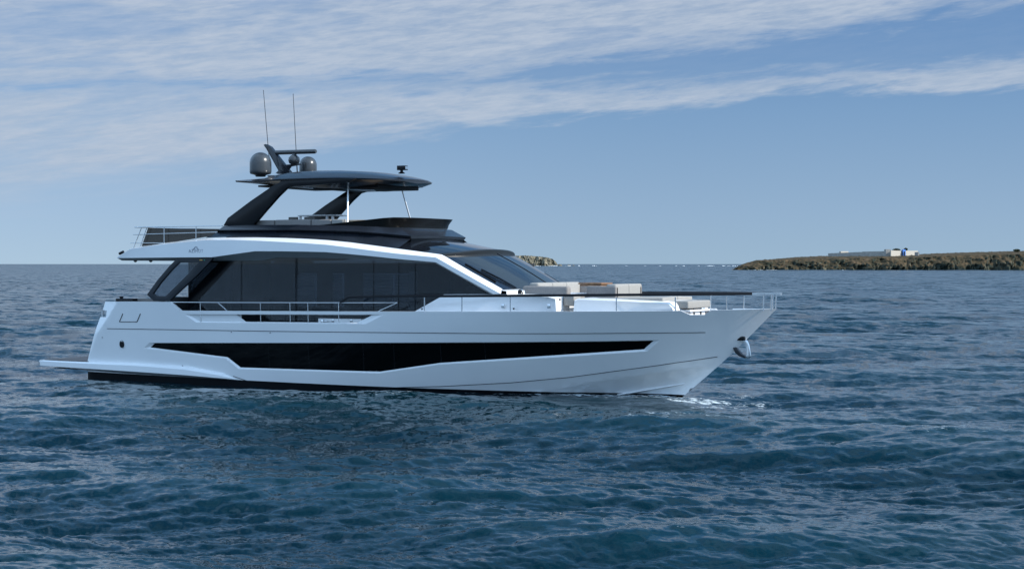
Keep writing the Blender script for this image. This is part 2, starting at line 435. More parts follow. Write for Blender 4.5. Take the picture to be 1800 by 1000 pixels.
    otop = lambda x: np.interp(x, [ox0, ox1], [hs(420, 553.3)[2], hs(648, 553.6)[2]]); obot = lambda x: np.interp(x, [ox0, ox1], [hs(431, 565.6)[2], hs(626, 567.2)[2]])
    tx = sorted(tpd+[(ox0, np.interp(ox0, [p[0] for p in tpd], [p[1] for p in tpd])), (ox1, np.interp(ox1, [p[0] for p in tpd], [p[1] for p in tpd]))])
    R6 = [[] for _ in range(6)]
    for x, z in tx:
        zl = max(1.66 if x < 15 else 2.16, min((x-23.78)/1.098+.14, z-.06)); k = 0 if x < 24 else .12*(x-24)/2.8
        zt = min(otop(x), z-.01) if ox0-1 < x < ox1+1 else z*.75+zl*.25; zb_ = obot(x) if ox0-1 < x < ox1+1 else z*.4+zl*.6
        R6[0].append((x, -S(x, z), z))
        for j, (zz, th) in enumerate(((z+.004, .15), (zt, .13), (zb_, .13), (zl, .08))): R6[j+1].append((x-k, -max(S(x, min(zz, z))-th, 0), zz))
    b.grid(R6[:3]); b.grid(R6[3:5])
    mid = [j for j, p in enumerate(tx) if True]
    for part in ([p for p in zip(R6[2], R6[3]) if p[0][0] <= ox0+1e-4], [p for p in zip(R6[2], R6[3]) if p[0][0] >= ox1-1e-4]):
        b.grid([[p[0] for p in part], [p[1] for p in part]])
    # reveals of the long window
    b.grid([[sur(x, z) for x, z in wo+[wo[0]]], [sur(x, z, .07) for x, z in wi+[wi[0]]]])
    # recess beside the side deck: reveal then panel with an opening
    ri = [(p[0], p[2]) for p in (hs(u, v) for u, v in rin_u)]
    b.grid([[sur(x, z) for x, z in RC+[RC[0]]], [sur(x, z, .06) for x, z in ri+[ri[0]]]])
    pan = [(p[0], p[2]) for p in (hs(u, v) for u, v in [(330, 553), (350, 565.2), (431, 565.6), (414, 553.1)])]
    b.poly([sur(x, z, .06) for x, z in pan])
    # aft face
    ta = [(x, z) for x, z in TR]
    for (x0, z0), (x1, z1) in zip(TR, TR[1:]):
        pass
    back = [(2.0, -.5)]+[(p[0], p[2]) for p in tr[1:4]]
    b.grid([[(x, -S(x, z), z) for x, z in back], [(x, S(x, z), z) for x, z in back]])
    up = [(p[0], p[2]) for p in (tr[6], at(185, 530.3, -2.85))]
    b.grid([[(x, -S(x, z), z) for x, z in up], [(x+.05, -S(x, z)+.5, z) for x, z in up]])
    nx = [(p[0], p[2]) for p in tr[3:7]]
    b.grid([[(x, -S(x, z), z) for x, z in nx], [(x, -S(x, z)+.4, z) for x, z in nx]])
    b.mirror(); bo = b.build('bulwark', WHITE, yacht, smooth=30, keep=True)
    # window glass, one sheet each side
    for sgn, nm in ((1, 'starboard'), (-1, 'port')):
        g = MB(); V2 = [Vector(p) for p in wi]; L = len(V2)
        q = geometry.delaunay_2d_cdt(V2, [(i, (i+1) % L) for i in range(L)], [], 1, 1e-5)
        g.v = [(v[0], -sgn*(S(v[0], v[1])-.07), v[1]) for v in q[0]]
        g.f = [tuple(f) for f in q[2]]; g.m = [0]*len(g.f)
        go = g.build('hull_window', GL_HULL, yacht, smooth=60)
        sm_ = MB()
        for uu in (470, 540, 636, 690, 772, 850, 968):
            pp = [p for p in (hs(uu, 603.5), hs(uu+2, {470: 647, 540: 649, 636: 652, 690: 649.5, 772: 637.5, 850: 632.5, 968: 624.5}[uu]))]
            sm_.tube([(p[0], -sgn*(S(p[0], p[2])-.066), p[2]) for p in pp], .008, 4)
        sm_.build('window_joint', BLACK, go)
    # seams
    s2 = MB()
    for L in ([(168, 577.2), (320, 579.5), (470, 582), (640, 584), (800, 585.6), (900, 586.3), (1000, 586.2), (1150, 585.2), (1240, 584.3)],
              CH1[:-1], [(416, 666), (388, 654.8), (410, 661), (437, 670)][2:]):
        P = [hs(u, v, -2.8 if u < 1100 else -1.2) for u, v in d2(L, 20)]
        P = [(p[0], -S(p[0], p[2])-.001, p[2]) for p in P]
        s2.tube(P, .011, 5)
    s2.mirror(); s2.build('rub_line', GREY, ho)
    # spray rail wedge
    s3 = MB(); A = [hs(u, v) for u, v in [(1086, 693), (1120, 687.5), (1160, 680.5), (1204, 673)]]
    rows = []
    for k, p in enumerate(A):
        wd = .10*(1-k/3)+.02; rows.append([(p[0], -S(p[0], p[2])+.01, p[2]+.03), (p[0], -S(p[0], p[2])-wd, p[2]-.02), (p[0], -S(p[0], p[2]-.1)+.02, p[2]-.07)])
    s3.grid(rows, closed=True, caps=True); s3.mirror(); s3.build('spray_rail', WHITE, ho, smooth=20)
    # porthole
    for sgn in (1, -1):
        s4 = MB(); s5 = MB(); p = hs(214.5, 604.5); rg = []
        for rr, dd in ((.135, 0.0), (.13, -.02), (.118, -.022), (.114, -.012)):
            rg.append([(p[0]+rr*.8*math.cos(a), -sgn*(S(p[0]+rr*.8*math.cos(a), p[2])-dd), p[2]+rr*math.sin(a)) for a in np.linspace(0, 2*math.pi, 20, endpoint=False)])
        s4.grid(rg, closed=True); po = s4.build('porthole', GREY, ho, smooth=40)
        s5.poly([(q[0], q[1]-sgn*.0, q[2]) for q in rg[3]]); s5.build('pane', BLACK, po)
    # small side hatch outline and drains
    hb = MB()
    hq = [hs(u, v) for u, v in [(216, 551.3), (210, 565.5), (241, 565.5), (247, 551.3)]]
    hb.tube([(p[0], p[1]-.004, p[2]) for p in hq[:2]], .016, 4); hb.tube([(p[0], p[1]-.004, p[2]) for p in hq[1:3]], .012, 4); hb.tube([(p[0], p[1]-.004, p[2]) for p in hq[2:]], .016, 4)
    hb.build('side_hatch', GREY, ho, keep=True)
    dr = MB()
    for u, v in [(180, 593), (321, 642.5), (407, 583.5), (475, 584.5)]:
        p = hs(u, v); dr.lathe((p[0], p[1]-.01, p[2]-.012), [(.004, 0), (.02, .004), (.02, .02), (.004, .024)], 8)
    dr.build('drain', GREY, ho)
    return ho
hullo = hull()

# fairlead rollers in the stern notch (both sides)
for sgn in (1, -1):
    f = MB()
    for u in (180, 187):
        p = at(u, 557.5, -2.75); f.lathe((p[0], sgn*p[1], p[2]), [(.05, 0), (.05, .02), (.032, .03), (.032, .21), (.05, .22), (.05, .24)], 12)
    f.build('fairlead', STEEL, yacht)

# swim platform with the raised side fairing
def platform():
    m = MB(); zt = at(70, 632, -2.9)[2]
    st = []
    TT = [(70, 632.5), (110, 634.5), (152, 636.2), (237, 638.6), (325, 644.2), (388, 656), (416, 666.5)]
    E = [(69, 634), (110, 636.5), (152, 638.8), (237, 642.6), (325, 649.5), (388, 660), (416.5, 667)]
    B1 = [(71, 642), (110, 645), (152, 647.6), (237, 653), (325, 659), (388, 664.5), (417, 667.6)]
    B2 = [(80, 645), (115, 648.8), (152, 651.5), (240, 657.5), (328, 662.6), (388, 666.2), (417, 668)]
    yo = [2.9, 2.93, 2.95, 2.97, 2.97, 2.93, 0]
    rows = []
    for i in range(7):
        if i == 6:
            rows.append([hs(*TT[i])]*4+[hs(*TT[i])]); continue
        a = at(*TT[i], -yo[i]+.05); e = at(*E[i], -yo[i]); b1 = at(*B1[i], -yo[i]); b2 = at(*B2[i], -yo[i]+.16)
        yi = -2.3 if a[0] < 2.25 else -(S(a[0], a[2])-.04)
        rows.append([(a[0], yi, a[2]+.004), a, e, b1, (b2[0], yi, b2[2])])
    m.grid(rows); m.mirror()
    # aft edge across and top
    r0 = rows[0]; x0 = r0[1][0]
    m.grid([[r0[1], r0[2], r0[3], r0[4]], [(x0, 0, p[2]) for p in (r0[1], r0[2], r0[3], r0[4])], [(p[0], -p[1], p[2]) for p in (r0[1], r0[2], r0[3], r0[4])]])
    z = r0[1][2]
    m.grid([[(x0, -2.88, z-.001), (x0, 2.88, z-.001)], [(2.5, -2.7, z+.0), (2.5, 2.7, z+.0)]])
    m.grid([[(x0+.2, -2.7, z-.28), (x0+.2, 2.7, z-.28)], [(2.5, -2.7, z-.32), (2.5, 2.7, z-.32)]])
    p = m.build('swim_platform', WHITE, yacht, smooth=25, keep=True)
    t = MB(); t.box(((x0+2.35)/2+.03, 0, z+.012), (2.1, 5.5, .016)); t.build('teak_decking', mat('weathered_teak', (.15, .115, .10), .6), p)
platform()

# decks
dk = MB()
r1 = []; r2 = []
for x in list(np.arange(2.6, 25.9, .4)):
    z = 1.66 if x < 15 else (1.66+(x-15)*.5 if x < 16 else 2.16)
    s = max(S(x, z)-.06, .02); r1.append((x, -s, z)); r2.append((x, s, z))
dk.grid([r1, r2]); dk.build('main_deck', mat('deck_teak', (.34, .26, .19), .6), yacht)

# raised superstructure side band + soffit
top = [(206, 452.3), (230, 436.6), (290, 427), (360, 419.2), (405, 417.6), (450, 417.4), (500, 418.4), (540, 420), (577, 422.3), (615, 426), (653, 431), (700, 437.3), (777, 447.5), (830, 478), (883, 508)]
cre = [(206, 453), (228, 438), (289, 429), (359, 422), (402, 421.6), (446, 423), (498, 425.5), (538, 427.8), (573, 430.2), (612, 434.8), (650, 440), (697, 445.8), (766, 452.5), (823, 484.5), (880, 516.5)]
low = [(206, 453.6), (245, 453.2), (290, 452.7), (372, 452.2), (410, 446.8), (448, 441.6), (490, 441.6), (535, 442.2), (573, 443.2), (612, 446.4), (650, 450), (697, 455), (766, 461), (817, 489.3), (868, 517.2)]
sof = [(214, 458), (245, 458.4), (290, 458.6), (375, 458.3), (418, 458.2), (460, 458), (486, 452.6), (535, 453.2), (573, 453.8), (612, 455), (650, 456.6), (697, 459), (764, 462), (815, 490.3), (865, 518)]
yb = [2.92, 3.0, 3.02, 3.04, 3.04, 3.04, 3.03, 3.01, 2.98, 2.93, 2.87, 2.78, 2.62, 2.55, 2.50]
ins = [.03, .2, .25, .27, .28, .28, .28, .28, .28, .27, .27, .26, .24, .22, .2]
ys = [2.6, 2.4, 2.36, 2.36, 2.36, 2.36, 2.36, 2.36, 2.36, 2.36, 2.36, 2.36, 2.36, 2.36, 2.36]
T = [at(u, v, -(b-i)) for (u, v), b, i in zip(top, yb, ins)]
K = [at(u, v, -b) for (u, v), b in zip(cre, yb)]
Lw = [at(u, v, -b) for (u, v), b in zip(low, yb)]
So = [at(u, v, -b) for (u, v), b in zip(sof, ys)]
sb = MB(); sb.grid([T, K, Lw]); sb.mirror(); band = sb.build('superstructure_side', WHITE, yacht, smooth=22)
sfm = MB(); sfm.grid([Lw, So])
sfm.mirror(); sfm.build('soffit', SOFFIT, yacht, smooth=22)
sf2 = MB(); sf2.grid([So[:13], [(p[0], -p[1], p[2]) for p in So[:13]]]); sf2.build('saloon_ceiling', SOFFIT, yacht)
# upper deck surface aft, roof forward
ud = MB(); rr = []
for i in range(0, 9):
    t = T[i]; rr.append([(t[0], t[1]*k, t[2]-.03*(1-abs(k))) for k in np.linspace(1, -1, 9)])
ud.grid(rr); ud.build('upper_deck', mat('upper_deck_teak', (.36, .28, .20), .6), yacht)
rp = MB(); rr = []
bul = {5: 0, 6: 0, 7: 0, 8: .0, 9: .05, 10: .12, 11: .25, 12: .45}
for i in range(5, 13):
    t = T[i]; cam_ = {5: .02, 6: .06, 7: .12, 8: .18, 9: .26, 10: .31, 11: .31, 12: .17}[i]
    rr.append([(t[0]+bul[i]*(1-k*k), t[1]*k, t[2]+.003+cam_*(1-abs(k)**2.6)) for k in np.linspace(1, -1, 25)])
rp.grid(rr); roof = rp.build('forward_roof', mat('roof_black_glass', (.008, .010, .014), .06, spec=.9), yacht, smooth=50)

# windscreen
ws = MB(); wr = []
tn = T[12]; bn = (T[14][0]-.02, T[14][1], T[14][2])
for a in np.linspace(0, 1, 7):
    row = []
    for k in np.linspace(1, -1, 25):
        p = lerp(tn, bn, a); bl = .45+(.62-.45)*a
        row.append((p[0]+bl*(1-abs(k)**2.2)+.03*math.sin(a*math.pi), p[1]*k, p[2]-.02+.16*(1-a)*(1-k*k)+.05*a*(1-k*k)+.03*math.sin(a*math.pi)))
    wr.append(row)
ws.grid(wr); wso = ws.build('windscreen', GL_SCREEN, yacht, smooth=60)
WB = BVHTree.FromPolygons([Vector(v) for v in ws.v], ws.f)
mu = MB()
for k in (0.,):
    P = []
    for a in np.linspace(0, 1, 7):
        p = lerp(tn, bn, a); bl = .45+.17*a
        P.append((p[0]+bl*(1-abs(k)**2.2)+.03*math.sin(a*math.pi)+.003, p[1]*k, p[2]-.02+.16*(1-a)*(1-k*k)+.05*a*(1-k*k)+.03*math.sin(a*math.pi)+.004))
    mu.tube(P, .012, 5)
mu.build('screen_seam', BLACK, wso)
# dashboard behind the screen
db = MB(); db.grid([[(p[0]-.15, p[1]*.97, p[2]-.1) for p in wr[6]], [(p[0]-1.3, p[1]*.95, p[2]+.12) for p in wr[6]], [(p[0]-1.4, p[1]*.95, 2.2) for p in wr[6]]])
db.build('dashboard', INTER, yacht)
# brow over the screen
br = MB(); rows = []
for k in np.linspace(1, -1, 21):
    p = wr[0][0]; x = tn[0]+.45*(1-k*k); y = tn[1]*k*1.0; z = tn[2]+.16*(1-k*k)
    e = .26*(1-abs(k)**4)+.05
    e *= .7; rows.append([(x-.10, y, z+.03), (x+e, y, z+.02), (x+e+.03, y, z-.01), (x+e+.02, y, z-.17), (x+e-.03, y, z-.19), (x+.02, y, z-.14)])
br.grid(rows, closed=True, caps=True); br.build('brow', mat('brow_paint', (.010, .012, .014), .35, spec=.3), yacht, smooth=28)
# wipers
def wiper(L, parent):
    w_ = MB()
    for pts, r in L:
        P = [ray(u, v, WB, .05) for u, v in pts]
        if None in P: continue
        w_.tube(P, r, 5)
    return w_.build('wiper', BLACK, parent, keep=True)
wiper([([(818, 464), (842, 477.5), (872, 495)], .026), ([(846, 473), (880, 490), (908, 506)], .017), ([(845, 476.5), (880, 495), (904, 506)], .015)], yacht)
wiper([([(932, 462.5), (958, 477), (984, 491)], .026), ([(960, 472), (972, 482), (986, 493)], .014), ([(957, 480), (972, 489), (984, 497)], .010)], yacht)
pv = MB(); p = at(914, 513, -1.95); pv.lathe((p[0], p[1], p[2]-.08), [(.09, 0), (.1, .03), (.07, .12), (.03, .15)], 12); pv.mirror(); pv.build('wiper_motor', BLACK, yacht)

# saloon: tinted glass sides, aft doors, floor, lining
SY = 2.34
gp = [at(u, v, -SY) for u, v in [(413, 458.6), (345, 531)]]
def saloon(sgn):
    z0 = 1.70
    P = [at(u, v, -SY) for u, v in [(333, 458.5), (460, 458.2), (486, 452.8), (573, 454), (650, 456.8), (697, 459.2), (764, 462.2), (815, 490.5), (866, 518.2), (869, 521)]]
    fx = P[-1][0]
    pts = P+[(fx+.1, -SY, z0), (at(333, 530, -SY)[0], -SY, z0)]
    m = MB()
    if sgn > 0:
        # side glass in separate panes
        cuts = [333, 520, 657, 701, 730, 900]
        zt = lambda x: np.interp(x, [p[0] for p in P], [p[2] for p in P])
        gl = tag(empty('side_window', (0, 0, 0))) if False else None
    m.plate(pts, .03)
    if sgn < 0: m = m.flip()
    o = m.build('side_window', GL_SAL, yacht)
    # frame strips: black diagonal and thin joints
    fr = MB()
    fr.plate([at(u, v, -SY-.004) for u, v in [(388, 458.3), (413, 458.6), (345, 531), (331, 545), (331, 519)]], .002)
    for u, v0, v1 in ((424, 458.5, 567), (520, 453, 567), (522, 453, 567), (657, 457, 567), (701, 460, 567), (730, 461, 567)):
        a = at(u, v0+.5, -SY-.006); b_ = at(u-.5, v1, -SY-.006); fr.tube([a, b_], .012, 4)
    for u0, v0, u1, v1 in ((333, 533.5, 720, 533.5),):
        pass
    if sgn < 0: fr = fr.flip()
    fr.build('window_frame', BLACK, o)
    return pts
sp_ = saloon(1); saloon(-1)
si = MB(); X0 = sp_[-1][0]; X1 = 18.0
si.grid([[(X0+.05, -2.28, 1.72), (X0+.05, 2.28, 1.72)], [(X1, -2.28, 1.72), (X1, 2.28, 1.72)]])
si.box((14.2, 1.0, 2.9), (.08, 2.4, 2.3)); si.box((9.6, 1.9, 2.15), (3.2, .7, .8)); si.box((12.3, -.2, 2.05), (1.4, 1.6, .7)); si.box((16.3, .2, 2.7), (.1, 3.2, 1.7))
si.build('saloon_interior', INTER, yacht, keep=True)
# far side lining with bright window gaps: panels between
sl2 = MB()
def panel(x0, x1, z0, z1, y): sl2.box(((x0+x1)/2, y, (z0+z1)/2), (x1-x0, .03, z1-z0))
edges = [X0+.1, 7.6, 8.6, 9.3, 9.8, 10.6, 13.4, 15.0, 15.5, 17.5]
for i in range(0, len(edges)-1, 2): panel(edges[i], edges[i+1], 1.75, 4.1, 2.25)
panel(X0+.1, 17.4, 1.75, 2.55, 2.22); panel(X0+.1, 17.2, 3.75, 4.12, 2.22)
sl2.build('far_lining', INTER, yacht, keep=True)
def blind(x0, x1, z0, z1, y):
    bl = MB(); n = int((z1-z0)/.05)
    for k in range(n): bl.box(((x0+x1)/2, y, z0+(k+.5)*(z1-z0)/n), (x1-x0, .03, .028))
    bl.build('blind', BLIND, yacht, keep=True)
blind(10.7, 11.9, 2.3, 3.72, 2.15); blind(12.0, 13.3, 2.5, 3.72, 2.15); blind(7.65, 8.55, 2.6, 3.72, 2.15); blind(9.35, 9.75, 2.6, 3.72, 2.15)
blind(15.05, 15.3, 2.3, 3.7, -1.9)
cu = MB()
rows = []
for k in range(13):
    x = 15.13+.025*k; rows.append([(x, -2.0+.03*(k % 2), 1.8), (x, -2.0+.03*(k % 2), 3.85)])
cu.grid(rows); cu.build('curtain', BLIND, yacht, smooth=10)
# aft bulkhead of saloon (glass doors) + cockpit
ab = MB(); ab.box((X0, 0, 2.95), (.05, 4.56, 2.5)); ab.build('saloon_door', GL_SAL, yacht)
cf = MB()
p0 = at(331, 500, -SY)
cf.box((X0-.02, -2.27, 2.95), (.10, .10, 2.5)); cf.box((X0-.02, 2.27, 2.95), (.10, .10, 2.5)); cf.box((X0-.02, 0, 4.15), (.10, 4.5, .12)); cf.box((X0-.02, 0, 2.95), (.08, .08, 2.4))
cf.build('door_frame', GREY, yacht)

# wing frames (glazed fashion plates)
for sgn in (1, -1):
    yp = -2.93
    O = [at(u, v, yp) for u, v in [(312, 453.5), (375, 453.2), (348, 482), (297, 529.5), (270, 529), (258, 518), (276, 493), (297, 468)]]
    I = [at(u, v, yp) for u, v in [(315, 461.6), (349, 461.6), (330, 482), (291, 520.5), (277, 520.5), (268.5, 516.3), (283, 496), (303, 473)]]
    m = MB(); m.plate(O, .09, [I]); g = MB(); g.plate([(p[0], p[1]+.04, p[2]) for p in I], .012)
    if sgn < 0: m = m.flip(); g = g.flip()
    wf = m.build('wing_frame', GREY, yacht, bevel=.008); g.build('wing_pane', GL_WING, wf)
    b = MB()
    a = at(353.5, 457.2, yp); b.box((a[0], a[1]-.006, a[2]), (.12, .012, .03)); 
    b2 = MB(); a = at(359.5, 457.2, yp); b2.box((a[0], a[1]-.006, a[2]), (.03, .012, .03))
    if sgn > 0: b.build('amber_light', GOLD, wf); b2.build('green_light', GREEN, wf)

# side deck dark inner bulwark step and aft bulwark corner strip
cs = MB(); cs.tube([at(297.5, 530.5, -2.93), at(317.5, 546.2, -2.97)], .02, 4); cs.mirror(); cs.build('bulwark_trim', STEEL, yacht)

# aft cockpit sofa and mooring gear behind the stern bulwark
def soft(name, boxes, m_, parent=None, bev=.05, seg=3):
    b = MB()
    for c, d in boxes: b.box(c, d)
    return b.build(name, m_, parent, bevel=bev, seg=seg, smooth=50, keep=True)

# flybridge coaming
lt = [(393, 397.5), (430, 395.8), (520, 395.3), (610, 396.6), (660, 398.5), (702, 401)]
l1 = [(384, 404.5), (423, 404), (520, 404), (610, 406), (660, 409.2), (722, 414.8)]
l2 = [(381, 407), (420, 406.8), (520, 406.6), (610, 409), (660, 412.5), (722, 418.8)]
l3 = [(361, 418), (405, 416.6), (500, 417.4), (585, 421.5), (632, 427), (700, 436.3)]
yA = [2.28, 2.3, 2.3, 2.26, 2.10, 1.70]; yB_ = [2.42, 2.5, 2.52, 2.48, 2.30, 1.80]; yC = [2.40, 2.42, 2.44, 2.40, 2.22, 1.76]
A_ = [at(*q, -y) for q, y in zip(lt, yA)]; B_ = [at(*q, -y) for q, y in zip(l1, yB_)]; C_ = [at(*q, -y) for q, y in zip(l2, yC)]
C2 = [(x, y+.05, z-.012) for x, y, z in C_]; D_ = [at(*q, -y) for q, y in zip(l3, [2.7, 2.74, 2.72, 2.66, 2.6, 2.52])]
In = [(p[0], p[1]+.15, p[2]-.01) for p in A_]; In2 = [(p[0], p[1]+.15, 4.95) for p in A_]
cm = MB(); cm.grid([In2, In, A_, B_, C_, C2, D_]); cm.mirror()
def across(p, q, bulge, n=11):
    out = []
    for k in np.linspace(1, -1, n): out.append((p[0]+bulge*(1-k*k), p[1]*k, p[2]+.02*(1-k*k)))
    return out
fr_ = [across(p, None, .06) for p in (In2[-1], In[-1], A_[-1], B_[-1], C_[-1], C2[-1])]
cm.grid(fr_)
ak = [across(p, None, 0) for p in (A_[0], B_[0], C_[0], D_[0])]
coam = cm.build('flybridge_coaming', DARK, yacht, smooth=24, keep=True)
# body under the ledge down to the roof
ub = MB()
ub.grid([across(C2[-1], None, .1), across((C2[-1][0]-.15, C2[-1][1], 4.5), None, .1)]); ub.build('ledge_riser', BLACK, yacht)

# smoked wind deflector
df = MB()
dn = [(560, 396, 2.2, 560, 399), (600, 391.5, 2.17, 600, 400), (640, 387, 2.1, 640, 402), (674, 383.2, 2.02, 676, 403), (690, 383.6, 1.9, 690, 405)]
rt = [at(u, v, -y) for u, v, y, _, _ in dn]; rb = [(p[0], p[1]+.06, 5.15) for p in rt]
ft = at(674, 383.2, -2.02)
rows_t = []; rows_b = []
for p in rt[:-1]: rows_t.append(p); rows_b.append((p[0]-.03, p[1]+.08, 5.1))
xn = ft[0]
for k in np.linspace(.93, -.93, 15):
    x = xn+.55*(1-k**4)+.05; z = ft[2]+.02
    rows_t.append((x+.12, -2.02*abs(k)*(1 if k > 0 else -1)*1.0, z)); rows_b.append((x-.05, -1.95*k, 5.28))
for p in reversed(rt[:-1]): rows_t.append((p[0], -p[1], p[2])); rows_b.append((p[0]-.03, -p[1]-.08, 5.1))
rows_m = [lerp(a, b, .55) for a, b in zip(rows_t, rows_b)]; rows_m = [(x-.04, y, z) for x, y, z in rows_m]
df.grid([rows_t, rows_m, rows_b]); df.build('wind_deflector', mat('smoked_acrylic', (.006, .006, .006), .2, spec=.25), yacht, smooth=45)
d2_ = MB(); xr = at(798, 405, 1.95)[0]
d2_.grid([[(p[0]-.02, p[1]*.98, p[2]) for p in rows_b[4:-4]], [(p[0]-.02, p[1]*.98, 5.02) for p in rows_b[4:-4]]]); d2_.build('console_fairing', DARK, yacht)

# hardtop
ht = MB(); rows = []
Xs = [8.25, 8.6, 9.3, 9.75, 10.2, 11.0, 11.9, 12.5, 13.0, 13.4, 13.7, 13.95, 14.12, 14.22]
W = [2.10, 2.25, 2.33, 2.35, 2.36, 2.36, 2.34, 2.30, 2.20, 2.02, 1.78, 1.45, 1.1, .8]
EZ = [6.93, 6.90, 6.87, 6.90, 6.92, 6.92, 6.92, 6.91, 6.90, 6.89, 6.885, 6.88, 6.875, 6.87]
CZ = [6.97, 7.03, 7.07, 7.22, 7.27, 7.28, 7.26, 7.22, 7.17, 7.10, 7.04, 6.99, 6.95, 6.92]
BZ = [6.90, 6.84, 6.78, 6.74, 6.70, 6.66, 6.62, 6.64, 6.68, 6.70, 6.73, 6.76, 6.79, 6.81]
for x, wd, ez, cz, bz in zip(Xs, W, EZ, CZ, BZ):
    row = []
    for k, zz in ((-1, ez), (-.82, ez+(cz-ez)*.55), (-.5, ez+(cz-ez)*.9), (0, cz), (.5, ez+(cz-ez)*.9), (.82, ez+(cz-ez)*.55), (1, ez), (.985, ez-.05), (.72, bz), (.0, bz-.03), (-.72, bz), (-.985, ez-.05)):
        row.append((x, wd*k, zz))
    rows.append(row)
ht.grid(rows, closed=True, caps=True); hto = ht.build('hardtop', DARK, yacht, smooth=26)
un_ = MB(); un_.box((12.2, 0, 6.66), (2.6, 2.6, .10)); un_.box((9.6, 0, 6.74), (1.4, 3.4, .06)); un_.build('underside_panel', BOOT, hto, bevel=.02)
# raked legs
for sgn in (1, -1):
    m = MB(); yl = -2.29
    O = [(392.5, 397), (400, 383.5), (440, 353.5), (478, 327.5), (499, 316.4), (560, 314.6), (625, 314), (615, 320), (560, 324.5), (533, 326.8), (515, 327.6), (503.5, 331), (488, 346), (466, 371), (444, 397)]
    m.plate([at(u, v, yl) for u, v in O], .14)
    if sgn < 0: m = m.flip()
    m.build('hardtop_leg', BLACK, yacht, bevel=.012)
# chrome poles
for sgn in (1, -1):
    a = at(612, 321, -1.66); b = at(610.8, 397, -2.08); b = (b[0], b[1], b[2]-.1)
    m = MB(); m.tube([(a[0], sgn*a[1], a[2]), (b[0], sgn*b[1], b[2])], .029, 12); m.build('hardtop_pole', mat('brushed_steel', (.75, .75, .75), .38, metal=.9), yacht, smooth=60)

# mast, radar, domes, antennas, camera
def mast():
    m = MB()
    def blade(pts, th0):  # outline in x-z, centred on y=0
        O = [at(u, v, -th0) for u, v in pts]; m.plate(O, 2*th0)
    blade([(463, 255), (466, 253.5), (474, 258), (506, 299), (511, 305), (487, 306), (489, 300), (468, 262)], .09)
    blade([(484, 305), (490, 299), (500, 306)], .16)
    blade([(498, 290), (528, 287.5), (528, 289.5), (510, 293), (505, 300)], .05)
    o = m.build('radar_mast', DARK, yacht, bevel=.006, keep=True)
    c = at(517, 281, 0)
    p = MB(); p.lathe((c[0], 0, c[2]-.17), [(.08, 0), (.17, .04), (.205, .14), (.19, .24), (.12, .31), (.07, .34), (.07, .38)], 24); p.build('radar_gearbox', DOME, yacht, smooth=60)
    a = at(482.5, 268.6, -.0); b = at(555.5, 266.4, .0)
    r_ = MB(); r_.tube([a, lerp(a, b, .03), lerp(a, b, .97), b], [.055, .078, .078, .06], 16); r_.build('radar_bar', DOME, yacht, smooth=60)
    return o
mast()
def dome(u, v0, v1, y, r):
    a = at(u, v0, y); b = at(u, v1, y); h = b[2]-a[2]
    m = MB(); pr = [(.16*r/.37, 0), (.5*r, .05), (.62*r, .07), (.94*r, .10), (1.0*r, .16), (1.005*r, .22), (r, h-r)]
    pr += [(r*math.cos(t), h-r+r*math.sin(t)) for t in np.linspace(.12, 1.54, 10)]
    m.lathe(a, pr, 36); m.build('satellite_dome', DOME, yacht, smooth=60)
dome(458, 311, 268, -1.05, .375); dome(541.5, 309.5, 275.2, 1.05, .31)
bk = MB(); a = at(480, 311, -1.05); bk.box((a[0]+.1, a[1], a[2]+.02), (.5, .25, .05)); bk.build('dome_bracket', DARK, yacht, bevel=.01)
for (u0, v0, u1, v1, y) in ((474, 290, 463, 159, -.35), (522.5, 303, 515.3, 165.5, .45)):
    m = MB(); a, b = at(u0, v0, y), at(u1, v1, y)
    m.tube([a, lerp(a, b, .12), lerp(a, b, .125), b], [.022, .020, .013, .009], 8); m.tube([lerp(a, b, .994), b], .016, 6); m.build('whip_antenna', CARBON, yacht)
def searchlight():
    a = at(706, 305.5, -.45)
    m = MB(); m.lathe(a, [(.11, 0), (.12, .02), (.05, .06), (.05, .12)], 16)
    m.box((a[0]+.03, a[1], a[2]+.19), (.30, .22, .15)); m.build('search_light', BLACK, yacht, bevel=.015, keep=True)
    m = MB(); m.box((a[0]+.19, a[1], a[2]+.19), (.012, .15, .09)); m.build('lens', STEEL, yacht)
searchlight()

# sun-deck rails aft (both sides and across)
def rails():
    m = MB(); y = -2.78; r = .018; po = MB()
    for sgn in (1,):
        m.tube([at(237, 399.4, y), at(391, 397, y)], .02); m.tube([at(234, 412.4, y), at(381, 408, y)], .012); m.tube([at(229, 427.3, y), at(287, 427, y)], .012)
        po.tube([at(249, 399.4, y), at(234.5, 436, y)], r); po.tube([at(258.4, 399.2, y), at(246.5, 433.5, y)], r)
        po.tube([at(288.6, 398.5, y), at(288.6, 428, y)], r); po.tube([at(344.6, 398, y), at(344.6, 421, y)], r)
    m.mirror()
    for v, u in ((399.4, 237), (412.4, 234), (427.3, 229)):
        a = at(u, v, y); m.tube([a, (a[0], -a[1], a[2])], .02 if v < 400 else .012)
    m.build('stern_rail', STEEL, yacht, smooth=60); po.mirror(); po.build('rail_post', STEEL, yacht, smooth=60)
    g = MB(); g.plate([at(u, v, -2.66) for u, v in [(260, 401), (386, 402.5), (372, 415), (340, 420), (290, 428), (249, 433)]], .012); g.mirror()
    g.build('glass_windbreak', GL_SMOKE, yacht)
rails()
# sun-deck furniture behind the windbreak
dl = MB(); a = at(216, 437, -2.4); dl.tube([at(210, 446, -2.6), at(217, 442.5, -2.6)], .05, 8); dl.mirror(); dl.build('stern_light', BLACK, yacht)
ul = MB()
for u in (238, 265): a = at(u, 459.5, -2.4); ul.lathe((a[0], a[1], a[2]-.03), [(.02, 0), (.06, .03), (.06, .08)], 10)
ul.build('deck_downlight', BLACK, yacht)

